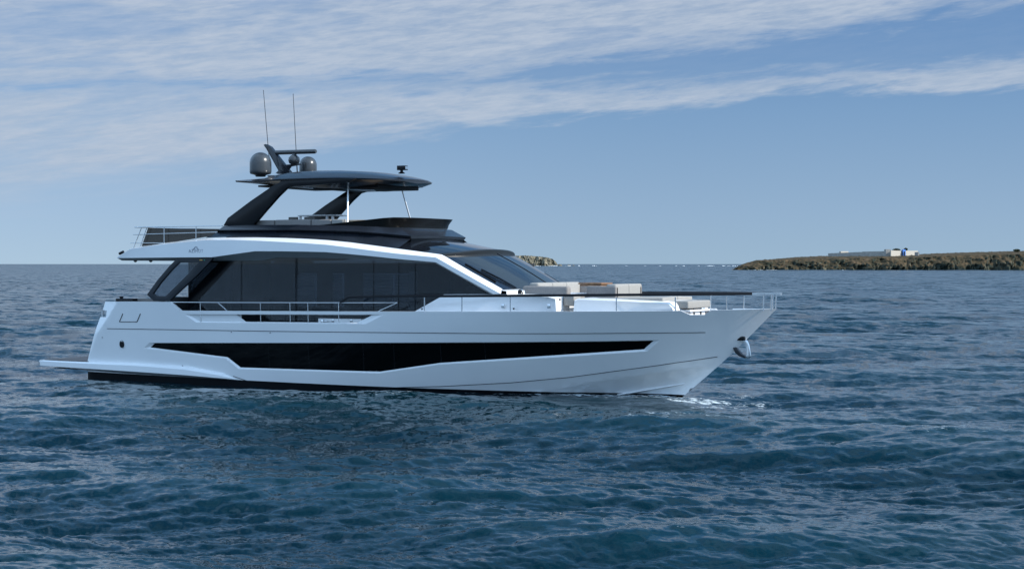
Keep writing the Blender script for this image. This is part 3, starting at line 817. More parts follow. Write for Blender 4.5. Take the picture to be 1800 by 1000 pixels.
# side-deck stainless rail and posts
def siderail():
    m = MB(); yf = lambda x, z: S(x, 2.45)-.08
    P = [on(u, v, yf) for u, v in [(297, 531), (383, 531.6), (457, 531.8), (560, 532), (640, 532), (699, 531.8)]]
    m.tube(P+[on(665, 547, yf)], .016); po = MB()
    for u in (352, 457.6, 509.6, 541, 595):
        a = on(u, 532, yf); b = on(u+.8, 548, yf); po.tube([a, (b[0], b[1], b[2]-.35)], .013)
    po.tube([on(383, 532, yf), on(400.5, 547, yf)], .013); po.mirror(); po.build('rail_post', STEEL, yacht, smooth=60)
    m.mirror(); m.build('side_rail', STEEL, yacht, smooth=60)
    # carbon rail
    c = MB(); yr = lambda x, z: max(S(x, 2.7)-.10, .15)
    px = [(598, 531), (613, 522.6), (700, 521), (800, 520.6), (900, 520), (988, 519.4), (1083, 518.6), (1187, 517.8), (1278, 517), (1322, 516.6)]
    px = [(u, v) for u, v in px]
    Q = []
    for (u0, v0), (u1, v1) in zip(px, px[1:]):
        for k in range(4): Q.append(on(u0+(u1-u0)*k/4, v0+(v1-v0)*k/4, yr, -2.5 if u0 < 1150 else -1.2))
    Q.append(on(1322, 516.6, yr, -1))
    rows = [[(p[0], p[1]-.03, p[2]-.035), (p[0], p[1]-.035, p[2]+.03), (p[0], p[1]-.015, p[2]+.043), (p[0], p[1]+.04, p[2]+.043), (p[0], p[1]+.045, p[2]-.035)] for p in Q]
    c.grid(rows, closed=True, caps=True); c.mirror(); c.build('bow_rail', CARBON, yacht, smooth=30)
    # polished bow hoop
    e = Q[-1]; h = MB(); q = []
    for t in np.linspace(0, 1, 9):
        yy = e[1]*(1-t); q.append((e[0]+(26.97-e[0])*math.sin(t*math.pi/2)**.8, yy, e[2]))
    rows = [[(p[0], p[1]-.02, p[2]-.03), (p[0], p[1]-.02, p[2]+.04), (p[0]-.09, p[1]+.03*(1-i/8), p[2]+.04), (p[0]-.09, p[1]+.03*(1-i/8), p[2]-.03)] for i, p in enumerate(q)]
    h.grid(rows, closed=True, caps=True); h.mirror(); h.build('bow_hoop', STEEL, yacht, smooth=40)
    s_ = MB()
    for u in (746, 812, 897, 988, 1083.5, 1187, 1278):
        a = on(u, 521, yr, -2.5 if u < 1150 else -1.2)
        s_.tube([(a[0], a[1], a[2]-.02), (a[0]-.01, a[1]+.02, a[2]-.54)], .020)
    for u, x, yy in ((1346, 26.55, -.42), (1357, 26.72, -.22)):
        s_.tube([(x, yy, e[2]), (x-.02, yy, e[2]-.50)], .022)
    s_.mirror(); s_.build('stanchion', STEEL, yacht, smooth=60)
siderail()

# foredeck: cabin trunk
def trunk():
    m = MB()
    t1 = [(780, 517.5), (830, 517.2), (900, 517.5), (965, 519.5), (978, 523)]; l1_ = [(727, 545), (745, 549), (860, 552), (960, 555), (982, 556)]
    a = [at(u, v, -2.40) for u, v in t1]; 
    def low_(p, x=None): return (p[0] if x is None else x, -2.52, 2.2)
    a2 = [(p[0], p[1]-.08, p[2]-.045) for p in a]; yl_ = lambda x, z, y: -min(y, S(x, z)-.12)
    aft = at(727, 545, -2.5)
    Lo = [(aft[0]-.6, yl_(aft[0], 2.2, 2.78), 2.2)]+[(p[0], yl_(p[0], 2.2, 2.78), 2.2) for p in a[1:]]
    a3 = [(lerp(a2[i], Lo[i], .45)[0], lerp(a2[i], Lo[i], .38)[1], lerp(a2[i], Lo[i], .45)[2]) for i in range(len(a))]
    c0 = [(p[0], p[1], p[2]) for p in a]
    m.grid([[(p[0], 0, p[2]+.05) for p in a], c0, a2, a3, Lo])
    m.poly([(a[-1][0], 0, a[-1][2]), a[-1], a2[-1], a3[-1], Lo[-1], (Lo[-1][0], 0, 2.1)])
    m.poly([a[0], a2[0], a3[0], Lo[0], (Lo[0][0]+.3, 0, 2.1), (a[0][0]+.3, 0, a[0][2])])
    m.mirror(); tr_ = m.build('cabin_trunk', WHITE, yacht, smooth=40, keep=True)
    # ledge at the foot of the screen
    g = MB(); rows = []
    for k in np.linspace(1, -1, 21):
        b = wr[6][0]; x = bn[0]+.62*(1-abs(k)**2.2); z = bn[2]+.05*(1-k*k)-.02
        rows.append([(x-.12, bn[1]*k*1.04, z+.0), (x+.22, bn[1]*k*1.04, z-.05), (x+.26, bn[1]*k*1.06, 3.05)])
    g.grid(rows); g.build('screen_ledge', WHITE, yacht, smooth=30)
    # forward trunk under the sun pad
    q = MB()
    tt = [(1012, 526, 1.95), (1020, 524.3, 1.94), (1080, 526.3, 1.80), (1125, 528.5, 1.66), (1159, 530.2, 1.5), (1177, 531.8, 1.4), (1183, 538, 1.36), (1187, 548, 1.34)]
    a = [at(u, v, -y) for u, v, y in tt]; b = [(p[0]+.0, p[1]-.09, p[2]-.04) for p in a]; c = [(p[0]+.02, -min(-p[1]+.26, S(p[0], 2.3)-.12), 2.3) for p in a]
    q.grid([[(p[0], 0, p[2]+.03) for p in a], a, b, c]); q.poly([(a[0][0], 0, a[0][2]), a[0], b[0], c[0], (c[0][0], 0, 2.3)]); q.mirror()
    q.build('forward_trunk', WHITE, yacht, smooth=40, keep=True)
    # fittings on the trunk side
    f = MB()
    for u, v in ((884, 538), (965, 538)):
        p = at(u, v, -2.60); f.box((p[0], p[1], p[2]), (.11, .03, .13))
    f.mirror(); f.build('courtesy_light', STEEL, tr_, bevel=.006)
    f = MB()
    for u, v in ((742, 543), (903, 542.5), (984, 526.5)):
        p = at(u, v, -2.60); f.box(p, (.05, .03, .05))
    f.mirror(); f.build('deck_socket', GREY, tr_)
    # side locker seen through the bulwark opening
    k = MB(); p0 = at(564, 567, -2.5); p1 = at(640, 557, -2.5)
    k.box(((p0[0]+p1[0])/2, -2.56, 2.0), (p1[0]-p0[0], .2, .62)); k.mirror(); k.build('side_locker', WHITE, yacht, bevel=.02)
    k = MB()
    for u in (585, 617.5): p = at(u, 563.6, -2.67); k.box(p, (.09, .02, .075))
    k.mirror(); k.build('side_socket', STEEL, yacht, bevel=.008)
    k = MB(); p = at(567.5, 566, -2.75); k.box((p[0], p[1], p[2]), (.08, .10, .16)); k.box((p[0]+.07, p[1], p[2]+.03), (.26, .05, .035)); k.mirror(); k.build('mooring_cleat', STEEL, yacht, bevel=.008, keep=True)
    # wedge-shaped black panel ahead of the side windows
    return tr_
trunk()

# mark and lettering on the band
def lettering():
    cu_ = bpy.data.curves.new('t', 'FONT'); cu_.body = 'AZIMUT'; cu_.size = .155; cu_.extrude = .002; cu_.space_character = 1.15; cu_.align_x = 'CENTER'
    to = bpy.data.objects.new('t', cu_); C.objects.link(to); bpy.context.view_layer.update()
    me = bpy.data.meshes.new_from_object(to); bpy.data.objects.remove(to)
    p = at(344.5, 444, -3.034)
    me.transform(__import__('mathutils').Matrix.Rotation(R(90), 4, 'X')); me.transform(__import__('mathutils').Matrix.Translation(Vector((p[0], -3.036, p[2]))))
    me.materials.clear(); me.materials.append(LOGO)
    o = bpy.data.objects.new('lettering', me); C.objects.link(o); o.parent = yacht
    m = MB()
    e = at(344.5, 437, -3.03)
    for pts in ([(-.16, -.03), (-.02, .03), (-.02, .0), (-.12, -.055)], [(.02, .03), (.16, -.04), (.13, -.06), (.02, .0)], [(-.09, .03), (0, .075), (.10, .035), (.08, .02), (0, .05), (-.07, .015)]):
        m.plate([(e[0]+a, -3.034, e[2]+b) for a, b in pts], -.004)
    m.build('emblem', LOGO, yacht, keep=True)
lettering()

# ------------------------------------------------------------------ loose things on the yacht
def mkthing(name, loc, label, cat, group=None): return tag(empty(name, loc), label, cat, group)
# foredeck table
ta = at(1016.5, 499, -.42); tb = at(1057, 499, -.42); zt = at(1040, 496.4, -.2)[2]
t = mkthing('foredeck_table', ((ta[0]+tb[0])/2, 0, 3.0), 'low teak table on a steel pedestal between the foredeck sofas', 'table')
m = MB(); m.box(((ta[0]+tb[0])/2, 0, zt-.035), (tb[0]-ta[0], .86, .05)); m.box(((ta[0]+tb[0])/2, 0, zt-.09), (tb[0]-ta[0]-.08, .80, .045)); m.build('tabletop', TEAK, t, bevel=.008, keep=True)
m = MB(); m.lathe(((ta[0]+tb[0])/2+.05, 0, 3.02), [(.13, 0), (.13, .02), (.05, .04), (.05, zt-.13-3.02)], 16); m.build('pedestal', STEEL, t, smooth=60); shift(t)
# aft sofa (under the screen) with side arm
a = at(918, 503, -1.75); b = at(998, 503, -1.75)
L = b[0]-a[0]
t = mkthing('foredeck_sofa', (a[0]+.5, 0, 3.0), 'beige U-shaped sofa just ahead of the windscreen', 'sofa', 'foredeck seating')
zb = at(960, 503, -1.75)[2]
for s in (-1, 1):
    soft('armrest', [((a[0]+L/2, s*1.63, (zb+2.98)/2), (L, .26, zb-2.98))], SOFTD, t, .07)  # darker cloth paints the shade of the near faces into the arms
for k in (-1, 0, 1):
    soft('backrest', [((a[0]+.28, k*1.01, (zb+.10+2.98)/2), (.34, 1.0, zb+.10-2.98))], SOFT, t, .08)
soft('seat', [((a[0]+.9, 0, 3.06), (1.3, 2.9, .18))], SOFT, t, .04); shift(t)
# forward sofa, facing aft
a = at(1083, 507, -1.0); c_ = at(1031, 507, -1.0); zt2 = at(1083, 499.5, -1.0)[2]
t = mkthing('foredeck_sofa', (a[0]-.5, 0, 3.0), 'beige sofa with two backrest pads in front of the teak table, backing on the bow', 'sofa', 'foredeck seating')
for k in (-1, 1):
    soft('backrest', [((a[0]-.17, k*.505, (zt2+2.98)/2), (.34, 1.0, zt2-2.98))], SOFT, t, .07)
    soft('armrest', [((lerp(a, c_, .5)[0], k*.92, (zt2+2.94)/2-.02), (a[0]-c_[0], .2, zt2-2.98-.04))], SOFTD, t, .05)  # arms use the darker copy: shade put into the colour
soft('seat', [((a[0]-.75, 0, 3.05), (.8, 1.7, .16))], SOFT, t, .04)
shift(t)
# corner seat piece in the step between the two trunks
a = at(1003, 528, -1.85)
t = soft('step_seat', [((a[0], -1.72, a[2]), (.34, .5, .34)), ((a[0]-.35, -1.72, a[2]+.02), (.12, .4, .2))], SOFT, None, .03)
tag(t, 'small beige padded seat end in the gap of the white foredeck trunk', 'seat cushion')
# sun pad
a = at(1062, 524, -1.5); b = at(1165, 528, -1.2)
t = mkthing('sun_pad', ((a[0]+b[0])/2, 0, 2.9), 'flat grey-beige sun pad lying on the forward trunk', 'sun pad')
for k in (-1, 1):
    m = MB(); rows = []
    for x, wd, z in ((a[0]-.3, 1.45, a[2]-.08), ((a[0]+b[0])/2, 1.36, (a[2]+b[2])/2-.05), (b[0], 1.2, b[2]-.0)):
        rows.append([(x, k*.015, z), (x, k*.015, z+.11), (x, k*wd, z+.08), (x, k*wd, z-.03)])
    m.grid(rows, closed=True, caps=True); m.build('cushion', SOFTD if False else SOFT, t, bevel=.03, seg=3, smooth=50)
shift(t)
# bow seat
a = at(1210, 530.5, -.92); a0 = at(1166, 530.5, -.92); zb = at(1210, 545, -.92)[2]
t = mkthing('bow_seat', ((a[0]+a0[0])/2, 0, 2.4), 'boxy beige bow seat with thick cushion nearest the bow tip', 'seat')
soft('cushion', [(((a[0]+a0[0])/2, 0, (a[2]+zb)/2+.03), (a[0]-a0[0], 1.84, a[2]-zb-.02))], SOFT, t, .045)
soft('plinth', [(((a[0]+a0[0])/2+.05, 0, zb-.03), (a[0]-a0[0]-.02, 1.72, .06)), (((a[0]+a0[0])/2+.05, 0, 2.45), (a[0]-a0[0]-.2, 1.2, .5))], WHITE, t, .015)
m = MB()
for y in (-.35, .2): m.box((a[0]-.04, y, 2.6), (.03, .07, .3))
m.build('slot', GREY, t); shift(t)

# anchor on the bow roller
t = mkthing('anchor', tuple(at(1304, 598, 0)), 'polished steel plough anchor hanging from the bow roller', 'anchor')
m = MB()
m.plate([at(u, v, -.03) for u, v in [(1305, 593.5), (1309, 597), (1294, 611), (1289, 612), (1290, 607)]], .06); m.build('shank', STEEL2, t, bevel=.008)
m = MB()
m.plate([at(u, v, -.10) for u, v in [(1288, 611), (1292, 620), (1299, 626), (1309, 629.5), (1311, 627), (1303, 622), (1297, 615), (1293, 610)]], .16)
m.build('fluke', GREY, t, bevel=.01)
m = MB()
m.plate([at(u, v, -.05) for u, v in [(1307, 595), (1313, 598.5), (1316, 606), (1319.5, 626), (1316, 630), (1309, 630), (1307.5, 628), (1312.5, 624), (1310.5, 609), (1308, 601), (1304, 598)]], .08)
m.build('fluke', STEEL, t, bevel=.012)
m = MB(); p = at(1304.5, 594.5, 0); m.box(p, (.24, .3, .13)); m.build('roller_guard', BLACK, t, bevel=.03); shift(t)

# flybridge furniture
def flysofas():
    y = -1.95
    t = mkthing('flybridge_sofa', (9.5, -1.9, 5.0), 'long taupe sofa along the near side of the flybridge', 'sofa', 'flybridge seating')
    for u0, u1, v in ((445, 485, 388.3), (486, 549, 387.3), (550, 585, 386.6), (585.5, 607, 386.3)):
        a = at(u0, v, y); b = at(u1, v, y)
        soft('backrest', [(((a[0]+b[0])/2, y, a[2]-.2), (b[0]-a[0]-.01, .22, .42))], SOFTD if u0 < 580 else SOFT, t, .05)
    shift(t)
    t = mkthing('flybridge_helm_seat', (12.5, 0, 5.0), 'tan helm bench behind the smoked wind deflector on the flybridge', 'seat', 'flybridge seating')
    a = at(612, 387, -1.2); b = at(645, 387, -1.2)
    soft('backrest', [(((a[0]+b[0])/2, -.6, a[2]-.25), (b[0]-a[0], 1.4, .5))], vary(mat('tan_leather', (.25, .2, .14), .6), 9, (.22, .17, .12), (.3, .24, .17)), t, .06)
    shift(t)
    a = at(523, 379.4, .3); b = at(591, 378.6, .3)
    t = mkthing('flybridge_table', ((a[0]+b[0])/2, .7, 5.0), 'white dining table with steel legs on the flybridge', 'table')
    m = MB(); m.box(((a[0]+b[0])/2, .7, a[2]), (b[0]-a[0], .8, .045)); m.build('tabletop', WHITE, t, bevel=.01)
    for u in (528, 575, 585):
        p = at(u, 384, .4); m = MB(); m.box((p[0], .4, a[2]-.37), (.07, .07, .70)); m.build('leg', WHITE, t, bevel=.006)
    shift(t)
    for u0, u1, lab in ((508, 523.5, 'dark square chair back left of the white flybridge table'), (535.5, 552.5, 'dark square chair back in front of the white flybridge table')):
        a = at(u0, 382.3, -.2); b = at(u1, 382.3, -.2)
        t = mkthing('flybridge_chair', ((a[0]+b[0])/2, -.2, 5.0), lab, 'chair', 'flybridge chairs')
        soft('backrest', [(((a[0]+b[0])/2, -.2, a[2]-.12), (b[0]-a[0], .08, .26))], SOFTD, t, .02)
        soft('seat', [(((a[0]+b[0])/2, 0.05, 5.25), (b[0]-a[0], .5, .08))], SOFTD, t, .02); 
        soft('leg', [(((a[0]+b[0])/2, 0.0, 5.08), (.06, .06, .3))], GREY, t, .005); shift(t)
flysofas()
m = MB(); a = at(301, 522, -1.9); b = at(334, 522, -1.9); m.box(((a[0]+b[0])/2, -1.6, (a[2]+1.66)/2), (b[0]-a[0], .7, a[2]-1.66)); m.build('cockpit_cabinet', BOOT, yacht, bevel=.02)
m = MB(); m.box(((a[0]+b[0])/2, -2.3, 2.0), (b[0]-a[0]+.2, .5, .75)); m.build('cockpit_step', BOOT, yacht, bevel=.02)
# helm console silhouette
m = MB(); a = at(676, 381.2, -.9); m.box((a[0]+.35, -.3, 5.33), (.9, 1.9, .52)); m.build('helm_console', BLACK, yacht, bevel=.06)

# cockpit items seen over the stern bulwark
t = mkthing('cockpit_sofa', (4.8, -1.6, 1.66), 'taupe cockpit sofa showing above the stern bulwark', 'sofa')
a = at(238, 524.5, -2.2); b = at(280, 524.5, -2.2)
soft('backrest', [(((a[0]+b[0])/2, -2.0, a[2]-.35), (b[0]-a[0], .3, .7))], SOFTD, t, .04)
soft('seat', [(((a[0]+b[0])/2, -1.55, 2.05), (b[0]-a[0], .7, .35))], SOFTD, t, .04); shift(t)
a = at(206, 523.5, -2.5); b = at(236, 523.8, -2.5)
t = mkthing('mooring_winch', ((a[0]+b[0])/2, -2.5, 2.3), 'black covered mooring gear on top of the stern corner', 'winch')
soft('cover', [(((a[0]+b[0])/2, -2.45, a[2]-.14), (b[0]-a[0], .3, .25))], BLACK, t, .04)
m = MB(); m.lathe((a[0]+.15, -2.45, a[2]-.04), [(.09, 0), (.06, .03), (.08, .09), (.02, .1)], 12); m.build('drum', BLACK, t); shift(t)
a = at(384, 520, -1.9)

# ------------------------------------------------------------------ the sea
def ocean():
    rng = np.random.default_rng(11)
    def patch(L, n, lmin, lmax, rms, wdir, spread, slope=4.0, peak=None):
        k1 = 2*np.pi*np.fft.fftfreq(n, L/n); kx, ky = np.meshgrid(k1, k1, indexing='ij'); k = np.hypot(kx, ky); k[0, 0] = 1e9
        P = k**(-slope)*np.exp(-1/(k*(peak or lmax)/4.5)**2)
        lam = 2*np.pi/k
        P *= 1/(1+(lmin/lam)**12)/(1+(lam/lmax)**12)
        c = (kx*math.cos(wdir)+ky*math.sin(wdir))/k
        P *= np.where(c > 0, np.abs(c)**spread, .06*np.abs(c)**spread)+.006
        H = np.sqrt(P)*(rng.normal(size=k.shape)+1j*rng.normal(size=k.shape)); H[0, 0] = 0
        h = np.fft.ifft2(H).real; s = rms/h.std()
        dx = np.fft.ifft2(-1j*kx/k*H).real*s; dy = np.fft.ifft2(-1j*ky/k*H).real*s
        return L, n, h*s, dx, dy
    wd = R(282)
    PA = [(patch(173., 512, 2.0, 34, .14, wd, 6.0, peak=12), 1.0, 1e9), (patch(41., 512, .40, 2.6, .025, wd+.45, 3.5, 3.4), 1.0, 500.), (patch(11.3, 512, .085, .75, .0075, wd-.35, 2.0, 3.2), .5, 130.)]
    # polar sheet: rings spaced evenly as seen from standing height
    v = np.concatenate([[9000, 5200, 3200, 2200, 1500, 1100, 850, 720], np.arange(640, 40, -1.0), np.arange(40, 6, -.6), np.arange(6, .5, -.25), [.35, .2]])
    r = CH*F/v
    mid = math.pi/2+TH
    d0 = .42
    a_in = np.arange(-d0, d0, .00078); a_out = np.linspace(d0, 2*math.pi-d0, 260)[:-1]
    a = mid+np.concatenate([a_in, a_out]); na = len(a)
    rr, aa = np.meshgrid(r, a, indexing='ij')
    x = CX+rr*np.cos(aa); y = CY+rr*np.sin(aa); X = x.copy(); Y = y.copy(); Z = np.zeros_like(x)
    for (L, n, h, dx, dy), amp, far in PA:
        fx = (x/L*n) % n; fy = (y/L*n) % n; i = fx.astype(int) % n; j = fy.astype(int) % n; tx = fx-np.floor(fx); ty = fy-np.floor(fy)
        i1 = (i+1) % n; j1 = (j+1) % n
        fade = np.clip((far-rr)/(far*.5), 0, 1) if far < 1e8 else 1.0
        # calmer in the lee, right beside the hull
        CP = {173.: 1.25, 41.: .55, 11.3: .35}[L]; amp = 1.0
        b = lambda A: (A[i, j]*(1-tx)*(1-ty)+A[i1, j]*tx*(1-ty)+A[i, j1]*(1-tx)*ty+A[i1, j1]*tx*ty)
        Z += b(h)*amp*fade; X += b(dx)*fade*1.1*CP; Y += b(dy)*fade*1.1*CP
    # keep the waterline on the hull close to its mean level
    hx = np.clip(x, 2, 23.5); bd = np.hypot(x-hx, np.maximum(np.abs(y)-2.3, 0)*1.0)
    damp = .45+.55*np.clip(bd/5, 0, 1); Z *= damp
    # bow wave hump
    Z += .10*np.exp(-((x-23.2)**2/1.8+(y+.9)**2/1.2)) + .07*np.exp(-((x-26.5)**2/3+(y+2.6)**2/2))
    steep = 1.0+0*Z
    verts = np.stack([X, Y, Z], -1).reshape(-1, 3)
    nr = len(r); ii, jj = np.meshgrid(np.arange(nr-1), np.arange(na), indexing='ij'); j2 = (jj+1) % na
    f = np.stack([ii*na+jj, (ii+1)*na+jj, (ii+1)*na+j2, ii*na+j2], -1).reshape(-1, 4)
    f = f[:, ::-1]
    me = bpy.data.meshes.new('sea'); me.vertices.add(len(verts)); me.vertices.foreach_set('co', verts.astype(np.float32).ravel())
    me.loops.add(f.size); me.loops.foreach_set('vertex_index', f.astype(np.int32).ravel())
    me.polygons.add(len(f)); me.polygons.foreach_set('loop_start', np.arange(0, f.size, 4, dtype=np.int32))
    me.polygons.foreach_set('use_smooth', np.ones(len(f), bool)); me.update(calc_edges=True)
    # foam where water breaks: along the waterline, at the stem, on a few sharp crests
    hb = np.vectorize(lambda xx: base(min(max(xx, 2.2), 23.6), 0))(np.linspace(0, 27, 300))
    hbx = np.interp(x, np.linspace(0, 27, 300), hb)
    dist = np.abs(y)-hbx
    along = np.interp(x, [1, 2.5, 7, 9, 12, 16, 18, 21, 23, 24.6, 26.5, 29], [0, .30, .36, .26, .38, .44, .62, .68, .74, .74, .5, 0])
    fm = along*np.exp(-(np.clip(dist, 0, 9)/.40)**2)*(np.abs(y) < 6)
    fm = np.maximum(fm, .86*np.exp(-((x-24.3)**2/1.8+(y+.7)**2/.7))); fm = np.maximum(fm, .66*np.exp(-((x-26.2)**2/9+(y+1.7)**2/2.0)))
    crest = np.clip((Z-.27)/.1, 0, 1)*.50*np.clip((140-rr)/60, 0, 1)
    fm = np.maximum(fm, crest)
    for (px, py) in ((-.5, 0),):
        pass
    for uu, vv, am, sx in ((653, 724, .7, .5), (408, 686, .75, .35), (940, 703, .5, 1.2), (1100, 722, .45, 1.2), (1500, 705, .5, 1.6), (1420, 690, .45, 1.8), (1330, 701, .6, 1.4), (1290, 694, .6, 1.4), (1640, 703, .4, .8), (700, 880, .30, .5)):
        t_ = CH*F/(vv-464); ax = CX+t_*(WV[0]+RV[0]*(uu-900)/F); ay = CY+t_*(WV[1]+RV[1]*(uu-900)/F)
        ddx = (x-ax)*RV[0]+(y-ay)*RV[1]; ddy = (x-ax)*WV[0]+(y-ay)*WV[1]
        fm = np.maximum(fm, am*np.exp(-(ddx/sx)**2-(ddy/(sx*.8))**2))
    at_ = me.attributes.new('foam', 'FLOAT', 'POINT'); at_.data.foreach_set('value', fm.astype(np.float32).ravel())
    ch = np.interp(rr, [0, 30, 60, 120, 300, 1200, 5000], [.0, .05, .25, .6, .9, 1.0, 1.0])
    at_ = me.attributes.new('chop', 'FLOAT', 'POINT'); at_.data.foreach_set('value', ch.astype(np.float32).ravel())
    m = bpy.data.materials.new('sea_water'); m.use_nodes = True; t = m.node_tree; b = t.nodes['Principled BSDF']
    ln = t.links.new
    def nd(k, **kw):
        n = t.nodes.new(k)
        for q, v_ in kw.items(): setattr(n, q, v_)
        return n
    geo = nd('ShaderNodeNewGeometry')
    def noise(sc, det, ro, st=(1, 1, 1), rot=0., w_=None):
        mp = nd('ShaderNodeMapping'); mp.inputs['Scale'].default_value = st; mp.inputs['Rotation'].default_value = (0, 0, rot); ln(geo.outputs['Position'], mp.inputs[0])
        n = nd('ShaderNodeTexNoise'); n.inputs['Scale'].default_value = sc; n.inputs['Detail'].default_value = det; n.inputs['Roughness'].default_value = ro
        ln(mp.outputs[0], n.inputs['Vector']); return n
    def vm(op, a_, b_=None, s=None):
        n = nd('ShaderNodeVectorMath', operation=op)
        for i_, q in enumerate((a_, b_)):
            if q is None: continue
            if isinstance(q, tuple): n.inputs[i_].default_value = q
            else: ln(q, n.inputs[i_])
        if s is not None:
            if isinstance(s, (int, float)): n.inputs['Scale'].default_value = s
            else: ln(s, n.inputs['Scale'])
        return n.outputs[0]
    def mt(op, a_, b_=0., cl=False):
        n = nd('ShaderNodeMath', operation=op, use_clamp=cl)
        for i_, q in enumerate((a_, b_)):
            if isinstance(q, (int, float)): n.inputs[i_].default_value = q
            else: ln(q, n.inputs[i_])
        return n.outputs[0]
    # small ripples as slope noise; far off, where the sheet is coarse, the chop itself is slope noise
    rot = -R(20)
    nfine = noise(6.5, 6, .70, (.5, 1, 1), rot); nmid = noise(2.6, 4, .6, (.5, 1, 1), rot+.3); nbig = noise(.75, 5, .62, (.40, 1, 1), rot)
    npatch = noise(.035, 3, .5, (1, .6, 1), rot)
    chop = nd('ShaderNodeAttribute', attribute_name='chop'); foam = nd('ShaderNodeAttribute', attribute_name='foam')
    s1 = vm('SUBTRACT', nfine.outputs['Color'], (.5, .5, .5)); s2 = vm('SUBTRACT', nmid.outputs['Color'], (.5, .5, .5)); s3 = vm('SUBTRACT', nbig.outputs['Color'], (.5, .5, .5))
    gust = mt('ADD', .65, mt('MULTIPLY', npatch.outputs[0], .7))
    a1 = vm('SCALE', s1, s=mt('MULTIPLY', gust, RIP[0]))
    a2 = vm('SCALE', s2, s=mt('MULTIPLY', mt('ADD', RIP[1], mt('MULTIPLY', chop.outputs['Fac'], RIP[2])), gust))
    a3 = vm('SCALE', s3, s=mt('MULTIPLY', chop.outputs['Fac'], RIP[3]))
    sm_ = vm('MULTIPLY', vm('ADD', vm('ADD', a1, a2), a3), (1, 1, 0))
    nn = vm('NORMALIZE', vm('ADD', geo.outputs['Normal'], sm_)); ln(nn, b.inputs['Normal'])
    # deep water body colour, greener where the swell is thin
    cr = nd('ShaderNodeMix', data_type='RGBA'); cr.inputs[6].default_value = WCOL[0]; cr.inputs[7].default_value = WCOL[1]
    sx_ = nd('ShaderNodeSeparateXYZ'); ln(geo.outputs['Position'], sx_.inputs[0])
    mr = nd('ShaderNodeMapRange'); ln(sx_.outputs[2], mr.inputs[0]); mr.inputs[1].default_value = -.1; mr.inputs[2].default_value = .25; ln(mr.outputs[0], cr.inputs[0])
    # foam
    fn = noise(6.5, 9, .80, (.5, 1, 1), rot); ff = mt('SUBTRACT', mt('ADD', foam.outputs['Fac'], mt('MULTIPLY', mt('SUBTRACT', fn.outputs[0], .5), 2.6)), .62)
    fmask = nd('ShaderNodeMapRange', interpolation_type='SMOOTHSTEP'); ln(ff, fmask.inputs[0]); fmask.inputs[1].default_value = 0; fmask.inputs[2].default_value = .30
    gate = nd('ShaderNodeMapRange'); ln(foam.outputs['Fac'], gate.inputs[0]); gate.inputs[1].default_value = .06; gate.inputs[2].default_value = .3
    fk = mt('MULTIPLY', fmask.outputs[0], gate.outputs[0])
    c2 = nd('ShaderNodeMix', data_type='RGBA'); ln(fk, c2.inputs[0]); ln(cr.outputs[2], c2.inputs[6]); c2.inputs[7].default_value = (.62, .70, .74, 1)
    ln(c2.outputs[2], b.inputs['Base Color'])
    ro = mt('ADD', .06, mt('ADD', mt('MULTIPLY', fk, .5), mt('MULTIPLY', chop.outputs['Fac'], .12))); ln(ro, b.inputs['Roughness'])
    b.inputs['IOR'].default_value = 1.33; b.inputs['Specular Tint'].default_value = (.58, .90, 1.0, 1)
    me.materials.append(m)
    o = bpy.data.objects.new('sea', me); C.objects.link(o); tag(o, 'choppy dark blue sea', kind='structure')
RIP = (.40, .26, 1.2, 2.6)
WCOL = ((.0012, .012, .019, 1), (.002, .019, .028, 1))
ocean()

# ------------------------------------------------------------------ far land
def world_at(u, v, dist):
    """point at horizontal distance dist along the sight line"""
    a = (u-900)/F
    return (CX+dist*(WV[0]+RV[0]*a), CY+dist*(WV[1]+RV[1]*a), CH+dist*(464-v)/F)
from mathutils import noise as mn
CLIFF = mat('cliff_rock_and_scrub', (.08, .08, .06), .95)
def landmat(m, cells, rk=((.016, .024, .020), (.032, .040, .032), (.062, .062, .045), (.15, .13, .09)), flat=.55):
    t = m.node_tree; b = t.nodes['Principled BSDF']; ln = t.links.new
    geo = t.nodes.new('ShaderNodeNewGeometry'); sp = t.nodes.new('ShaderNodeSeparateXYZ'); ln(geo.outputs['Normal'], sp.inputs[0])
    n = t.nodes.new('ShaderNodeTexNoise'); n.inputs['Scale'].default_value = cells; n.inputs['Detail'].default_value = 8; n.inputs['Roughness'].default_value = .7; ln(geo.outputs['Position'], n.inputs['Vector'])
    n2 = t.nodes.new('ShaderNodeTexNoise'); n2.inputs['Scale'].default_value = cells*.22; n2.inputs['Detail'].default_value = 5; ln(geo.outputs['Position'], n2.inputs['Vector'])
    def ramp(src, pts):
        r = t.nodes.new('ShaderNodeValToRGB'); e = r.color_ramp.elements
        e[0].position = pts[0][0]; e[0].color = (*pts[0][1], 1); e[1].position = pts[-1][0]; e[1].color = (*pts[-1][1], 1)
        for p, c in pts[1:-1]: q = e.new(p); q.color = (*c, 1)
        ln(src, r.inputs[0]); return r.outputs[0]
    rock = ramp(n.outputs[0], list(zip((.34, .48, .58, .70), rk)))
    scrub = ramp(n.outputs[0], [(.35, (.020, .022, .013)), (.50, (.055, .042, .024)), (.62, (.105, .070, .040)), (.75, (.18, .13, .08))])
    mr = t.nodes.new('ShaderNodeMapRange'); ln(sp.outputs[2], mr.inputs[0]); mr.inputs[1].default_value = flat; mr.inputs[2].default_value = flat+.2
    x = t.nodes.new('ShaderNodeMix'); x.data_type = 'RGBA'; ln(mr.outputs[0], x.inputs[0]); ln(rock, x.inputs[6]); ln(scrub, x.inputs[7])
    ln(x.outputs[2], b.inputs['Base Color']); b.inputs['Specular IOR Level'].default_value = .1
landmat(CLIFF, .16)
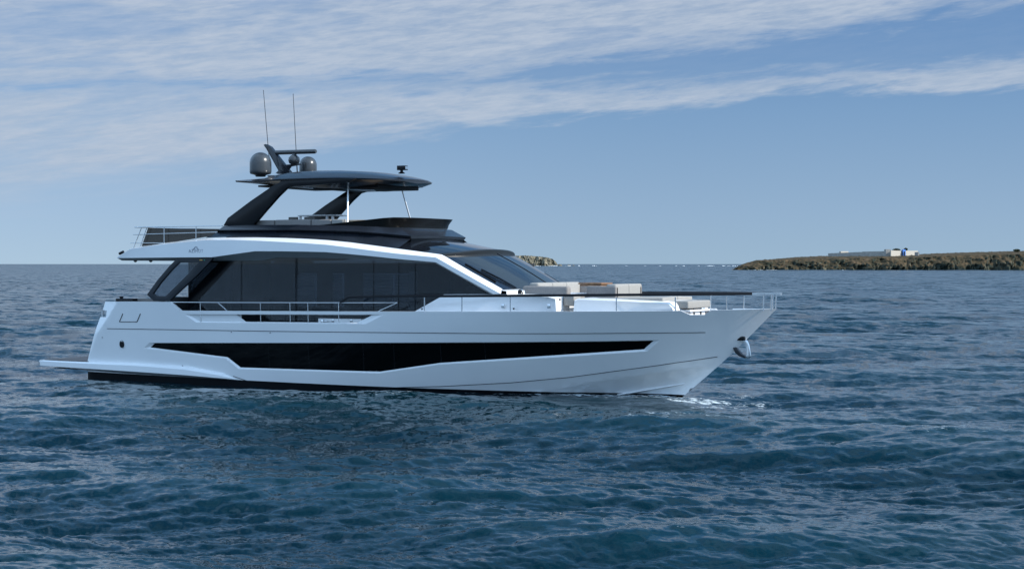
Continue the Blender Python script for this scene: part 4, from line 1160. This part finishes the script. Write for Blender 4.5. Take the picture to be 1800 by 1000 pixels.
CL2 = mat('islet_rock', (.2, .18, .13), .95); landmat(CL2, .10, ((.05, .048, .038), (.12, .11, .08), (.25, .22, .16), (.38, .34, .26)), .82)
def headland():
    D = 1130.
    sky = [(1285, 476), (1297, 469), (1305, 465), (1318, 461), (1330, 458), (1360, 456), (1400, 452.5), (1440, 450.5), (1500, 449), (1560, 448), (1620, 447), (1680, 444.5), (1740, 443), (1790, 441.5), (1850, 440), (2000, 436), (2300, 434), (2600, 440), (2700, 462), (2760, 476)]
    cl = [(1285, 476), (1297, 470), (1305, 466), (1318, 462), (1330, 459), (1360, 458), (1400, 456), (1440, 455.5), (1500, 454), (1560, 453), (1620, 452), (1680, 449), (1740, 448), (1790, 447), (1850, 446), (2000, 444), (2300, 442), (2600, 448), (2700, 466), (2760, 476)]
    us = np.arange(1287, 2750, 1.6); rows = []
    K1 = 16; K2 = 12
    for u in us:
        vc = np.interp(u, *zip(*cl)); vs_ = np.interp(u, *zip(*sky)); row = []
        zc = max(world_at(u, vc, D)[2], .2)
        depth = 150*min(1, (u-1285)/120)
        for i in range(K1+1):
            s = i/K1; b = world_at(u, 470, D+14*s**1.5*(1 if zc > 2 else .2)-6)
            z = zc*min(1, s**.75)
            g = mn.fractal(Vector((u*.05, s*1.2, 3)), .8, 2.1, 5)*7+mn.fractal(Vector((u*.25, s*3, 7)), .8, 2.1, 4)*2.2
            row.append((b[0]+WV[0]*g, b[1]+WV[1]*g, z-.6+.6*s+.4*mn.noise(Vector((u*.3, s*6, 1)))*s*(1-s)*6))
        for i in range(1, K2+1):
            s = i/K2; dd = D+8+depth*s; b = world_at(u, 470, dd); zs = world_at(u, vs_, dd)[2]
            z = zc+(zs-zc)*s**.6+abs(mn.fractal(Vector((u*.22, s*9, 5)), .7, 2.2, 4))*.8
            row.append((b[0], b[1], z))
        b = world_at(u, 470, D+depth+120); row.append((b[0], b[1], -1)); rows.append(row)
    m = MB(); m.grid(rows); o = m.build('headland', CLIFF, None, smooth=60, fix=False); tag(o, 'low brown scrubby headland with eroded cliffs at right', kind='structure')
headland()
WALLW = mat('white_lime_wall', (.40, .37, .32), .8); WALLG = vary(mat('shaded_grey_wall', (.33, .34, .35), .85), .5, (.25, .24, .22), (.34, .32, .29))  # grey wall colour has the shade of the long dark walls painted in
BLUE = mat('blue_paint', (.05, .16, .48), .5); LEAF = vary(mat('far_foliage', (.04, .055, .025), .8), .5, (.02, .03, .012), (.07, .085, .04)); BARK = mat('bark', (.10, .07, .05), .9)
def far_wall(name, u0, u1, vt0, vt1, vb, D0, D1, m_, parent, th=3.):
    a = world_at(u0, vt0, D0); b = world_at(u1, vt1, D1); za = world_at(u0, vb, D0)[2]-2
    w_ = WV; m = MB()
    P = [(a[0], a[1]), (b[0], b[1]), (b[0]+w_[0]*th, b[1]+w_[1]*th), (a[0]+w_[0]*th, a[1]+w_[1]*th)]
    m.grid([[(x, y, za) for x, y in P], [(x, y, z) for (x, y), z in zip(P, (a[2], b[2], b[2], a[2]))]], closed=True, caps=True)
    return m.build(name, m_, parent)
def villa():
    b0 = world_at(1540, 447, 1200)
    t = tag(empty('walled_compound', (b0[0], b0[1], 0)), 'long low white walled compound with a blue gate on the headland', 'building')
    L = [far_wall('boundary_wall', 1457, 1517, 445.3, 442.8, 449, 1240, 1210, WALLG, t), far_wall('boundary_wall', 1517, 1558, 442.3, 441.5, 449, 1205, 1190, WALLG, t),
         far_wall('corner_block', 1557.5, 1566, 438.2, 438.2, 448, 1186, 1186, WALLG, t, 6), far_wall('front_wall', 1566.2, 1587, 440.2, 440.8, 448, 1180, 1195, WALLW, t), far_wall('gate', 1587.2, 1592, 438.5, 438.5, 448, 1192, 1194, BLUE, t),
         far_wall('front_wall', 1592.2, 1613.5, 440.8, 440.8, 448, 1196, 1212, WALLW, t), far_wall('rear_room', 1478, 1491.5, 441.8, 441.8, 446, 1250, 1256, WALLW, t, 6), far_wall('side_wall', 1613.7, 1616, 443, 443, 448, 1185, 1185, WALLG, t, 10)]
    g = far_wall('gate_opening', 1588.6, 1590.8, 442, 442, 448, 1191, 1191.5, BOOT, t, .3)
    shift(t)
    def tree(u, v, wpx, hpx, D, lab, n=90):
        s = D/F; c = world_at(u, v, D); base_ = world_at(u, 449, D)[2]
        tr = tag(empty('tree', (c[0], c[1], base_)), lab, 'tree', 'trees behind the compound')
        m = MB(); m.tube([(c[0], c[1], base_-1), (c[0]+.2, c[1], c[2])], [.35, .2], 7); m.build('trunk', BARK, tr)
        m = MB()
        for k in range(n*6):
            d = Vector((random.gauss(0, 1), random.gauss(0, 1), random.gauss(0, 1))).normalized()*random.random()**.4
            p = Vector((c[0]+d.x*wpx*s*.5, c[1]+d.y*wpx*s*.5, c[2]+d.z*hpx*s*.5*(1+.3*mn.noise(Vector((d.x*2, d.y*2, u))))))
            e1 = Vector((random.uniform(-1, 1), random.uniform(-1, 1), random.uniform(-1, 1))).normalized(); e2 = e1.cross(Vector((.3, .5, .8))).normalized(); q = random.uniform(.15, .4)
            m.poly([p+e1*q, p+e2*q, p-e1*q, p-e2*q])
        m.build('crown', LEAF, tr, fix=False, keep=True); shift(tr)
    tree(1576, 440, 15, 6.5, 1200, 'broad dark tree crown showing over the white wall left of the blue gate')
    tree(1592, 438.5, 7, 5, 1200, 'small dark tree just behind the blue gate')
    tree(1787, 440.3, 12, 5, 1230, 'low dark bush on the headland skyline near the right edge of the photo')
villa()
def islet():
    D = 3500.
    sky = [(820, 466), (845, 458), (870, 453), (900, 450), (920, 449), (935, 449.7), (950, 451), (962, 452.5), (972, 455.5), (978, 461), (981, 467)]
    us = np.arange(822, 981, .9); rows = []
    for u in us:
        vs_ = np.interp(u, *zip(*sky)); row = []; zt_ = world_at(u, vs_, D)[2]
        for i in range(17):
            s = i/16; g = mn.fractal(Vector((u*.11, s*1.1, 3)), .8, 2.1, 5)*14+mn.fractal(Vector((u*.5, s*4, 3)), .8, 2.1, 4)*4
            b = world_at(u, 470, D+g+22*s**2); row.append((b[0], b[1], max(-1, zt_*s**.8*(1+.05*mn.noise(Vector((u*.4, s*3, 2)))))-1*(1-s)))
        for s in (.3, .6, 1.):
            b = world_at(u, 470, D+30+120*s); row.append((b[0], b[1], zt_*(1-s**2)+mn.noise(Vector((u*.5, s, 2)))*1.2-1))
        rows.append(row)
    m = MB(); m.grid(rows); o = m.build('rocky_islet', CL2, None, smooth=60, fix=False); tag(o, 'tan and grey rocky islet far behind the windscreen', kind='structure')
    for i, (u, v, w_, h, lab) in enumerate([(984, 466.2, 9, 2.4, 'dark low skerry touching the end of the rocky islet'), (1000, 466.4, 8, 1.6, 'flat dark skerry a little right of the rocky islet'), (1008, 466.3, 5, 1.4, 'smallest dark skerry farthest right of the rocky islet')]):
        s = D/F; c = world_at(u, v, D); m = MB(); rows = []
        for j in range(9):
            ph = j/8*math.pi/2; rows.append([(c[0]+(w_*s/2)*math.cos(ph)*math.cos(t_)*(1+.3*mn.noise(Vector((t_, j, i)))), c[1]+(w_*s/2)*math.cos(ph)*math.sin(t_), -1+(h*s+1)*math.sin(ph)*(1+.35*mn.noise(Vector((2*t_, j*.7, i+4))))) for t_ in np.linspace(0, 2*math.pi, 20, endpoint=False)])
        m.grid(rows, closed=True, caps=True); o = m.build('rock', CL2, None); o.data.transform(__import__('mathutils').Matrix.Translation((-c[0], -c[1], 0))); o.location = (c[0], c[1], 0); tag(o, lab, 'rock', 'skerries off the islet')
islet()
def surf():
    m = MB(); fo = mat('surf_foam', (.80, .84, .86), .8)
    L = [(1018, 466.6, 7, 1.3), (1043, 465.8, 11, 1.1), (1134, 465.6, 5, .5), (1189, 466.3, 4, .8), (1202, 466.9, 7, 1.0), (1229, 466.5, 5, .6), (1247, 467.3, 13, .9), (1270, 467.1, 16, .8), (1288, 467.7, 18, .9), (975, 467.6, 26, .8), (940, 467.8, 24, .7), (1100, 465.5, 6, .5), (1160, 466, 7, .6), (1250, 468.5, 10, .7), (1000, 467.6, 10, .9), (1330, 472.8, 22, .5), (1480, 473.2, 8, .35), (1350, 473.2, 40, .3)]
    for u, v, w_, h in L:
        D = 3300. if v < 470 else 1118.; s = D/F; c = world_at(u, v, D); n = max(3, int(w_*.8))
        for k in range(n):
            du = random.gauss(0, .32)*w_; hh = h*s*random.uniform(.15, .9)*max(.2, 1-abs(du/w_*2)**2*.6); ww_ = s*random.uniform(.3, 1.7)
            p = world_at(u+du, v, D+random.uniform(-8, 8))
            rows = []
            for j in range(4):
                ph = j/3*math.pi/2; rows.append([(p[0]+(ww_*math.cos(ph)*math.cos(t_)), p[1]+(ww_*math.cos(ph)*math.sin(t_)), .0+hh*math.sin(ph)) for t_ in np.linspace(0, 2*math.pi, 8, endpoint=False)])
            m.grid(rows, closed=True)
    tag(m.build('breaking_surf', fo, keep=True), 'white surf breaking far off between the islet and the headland', 'surf', kind='stuff')
surf()
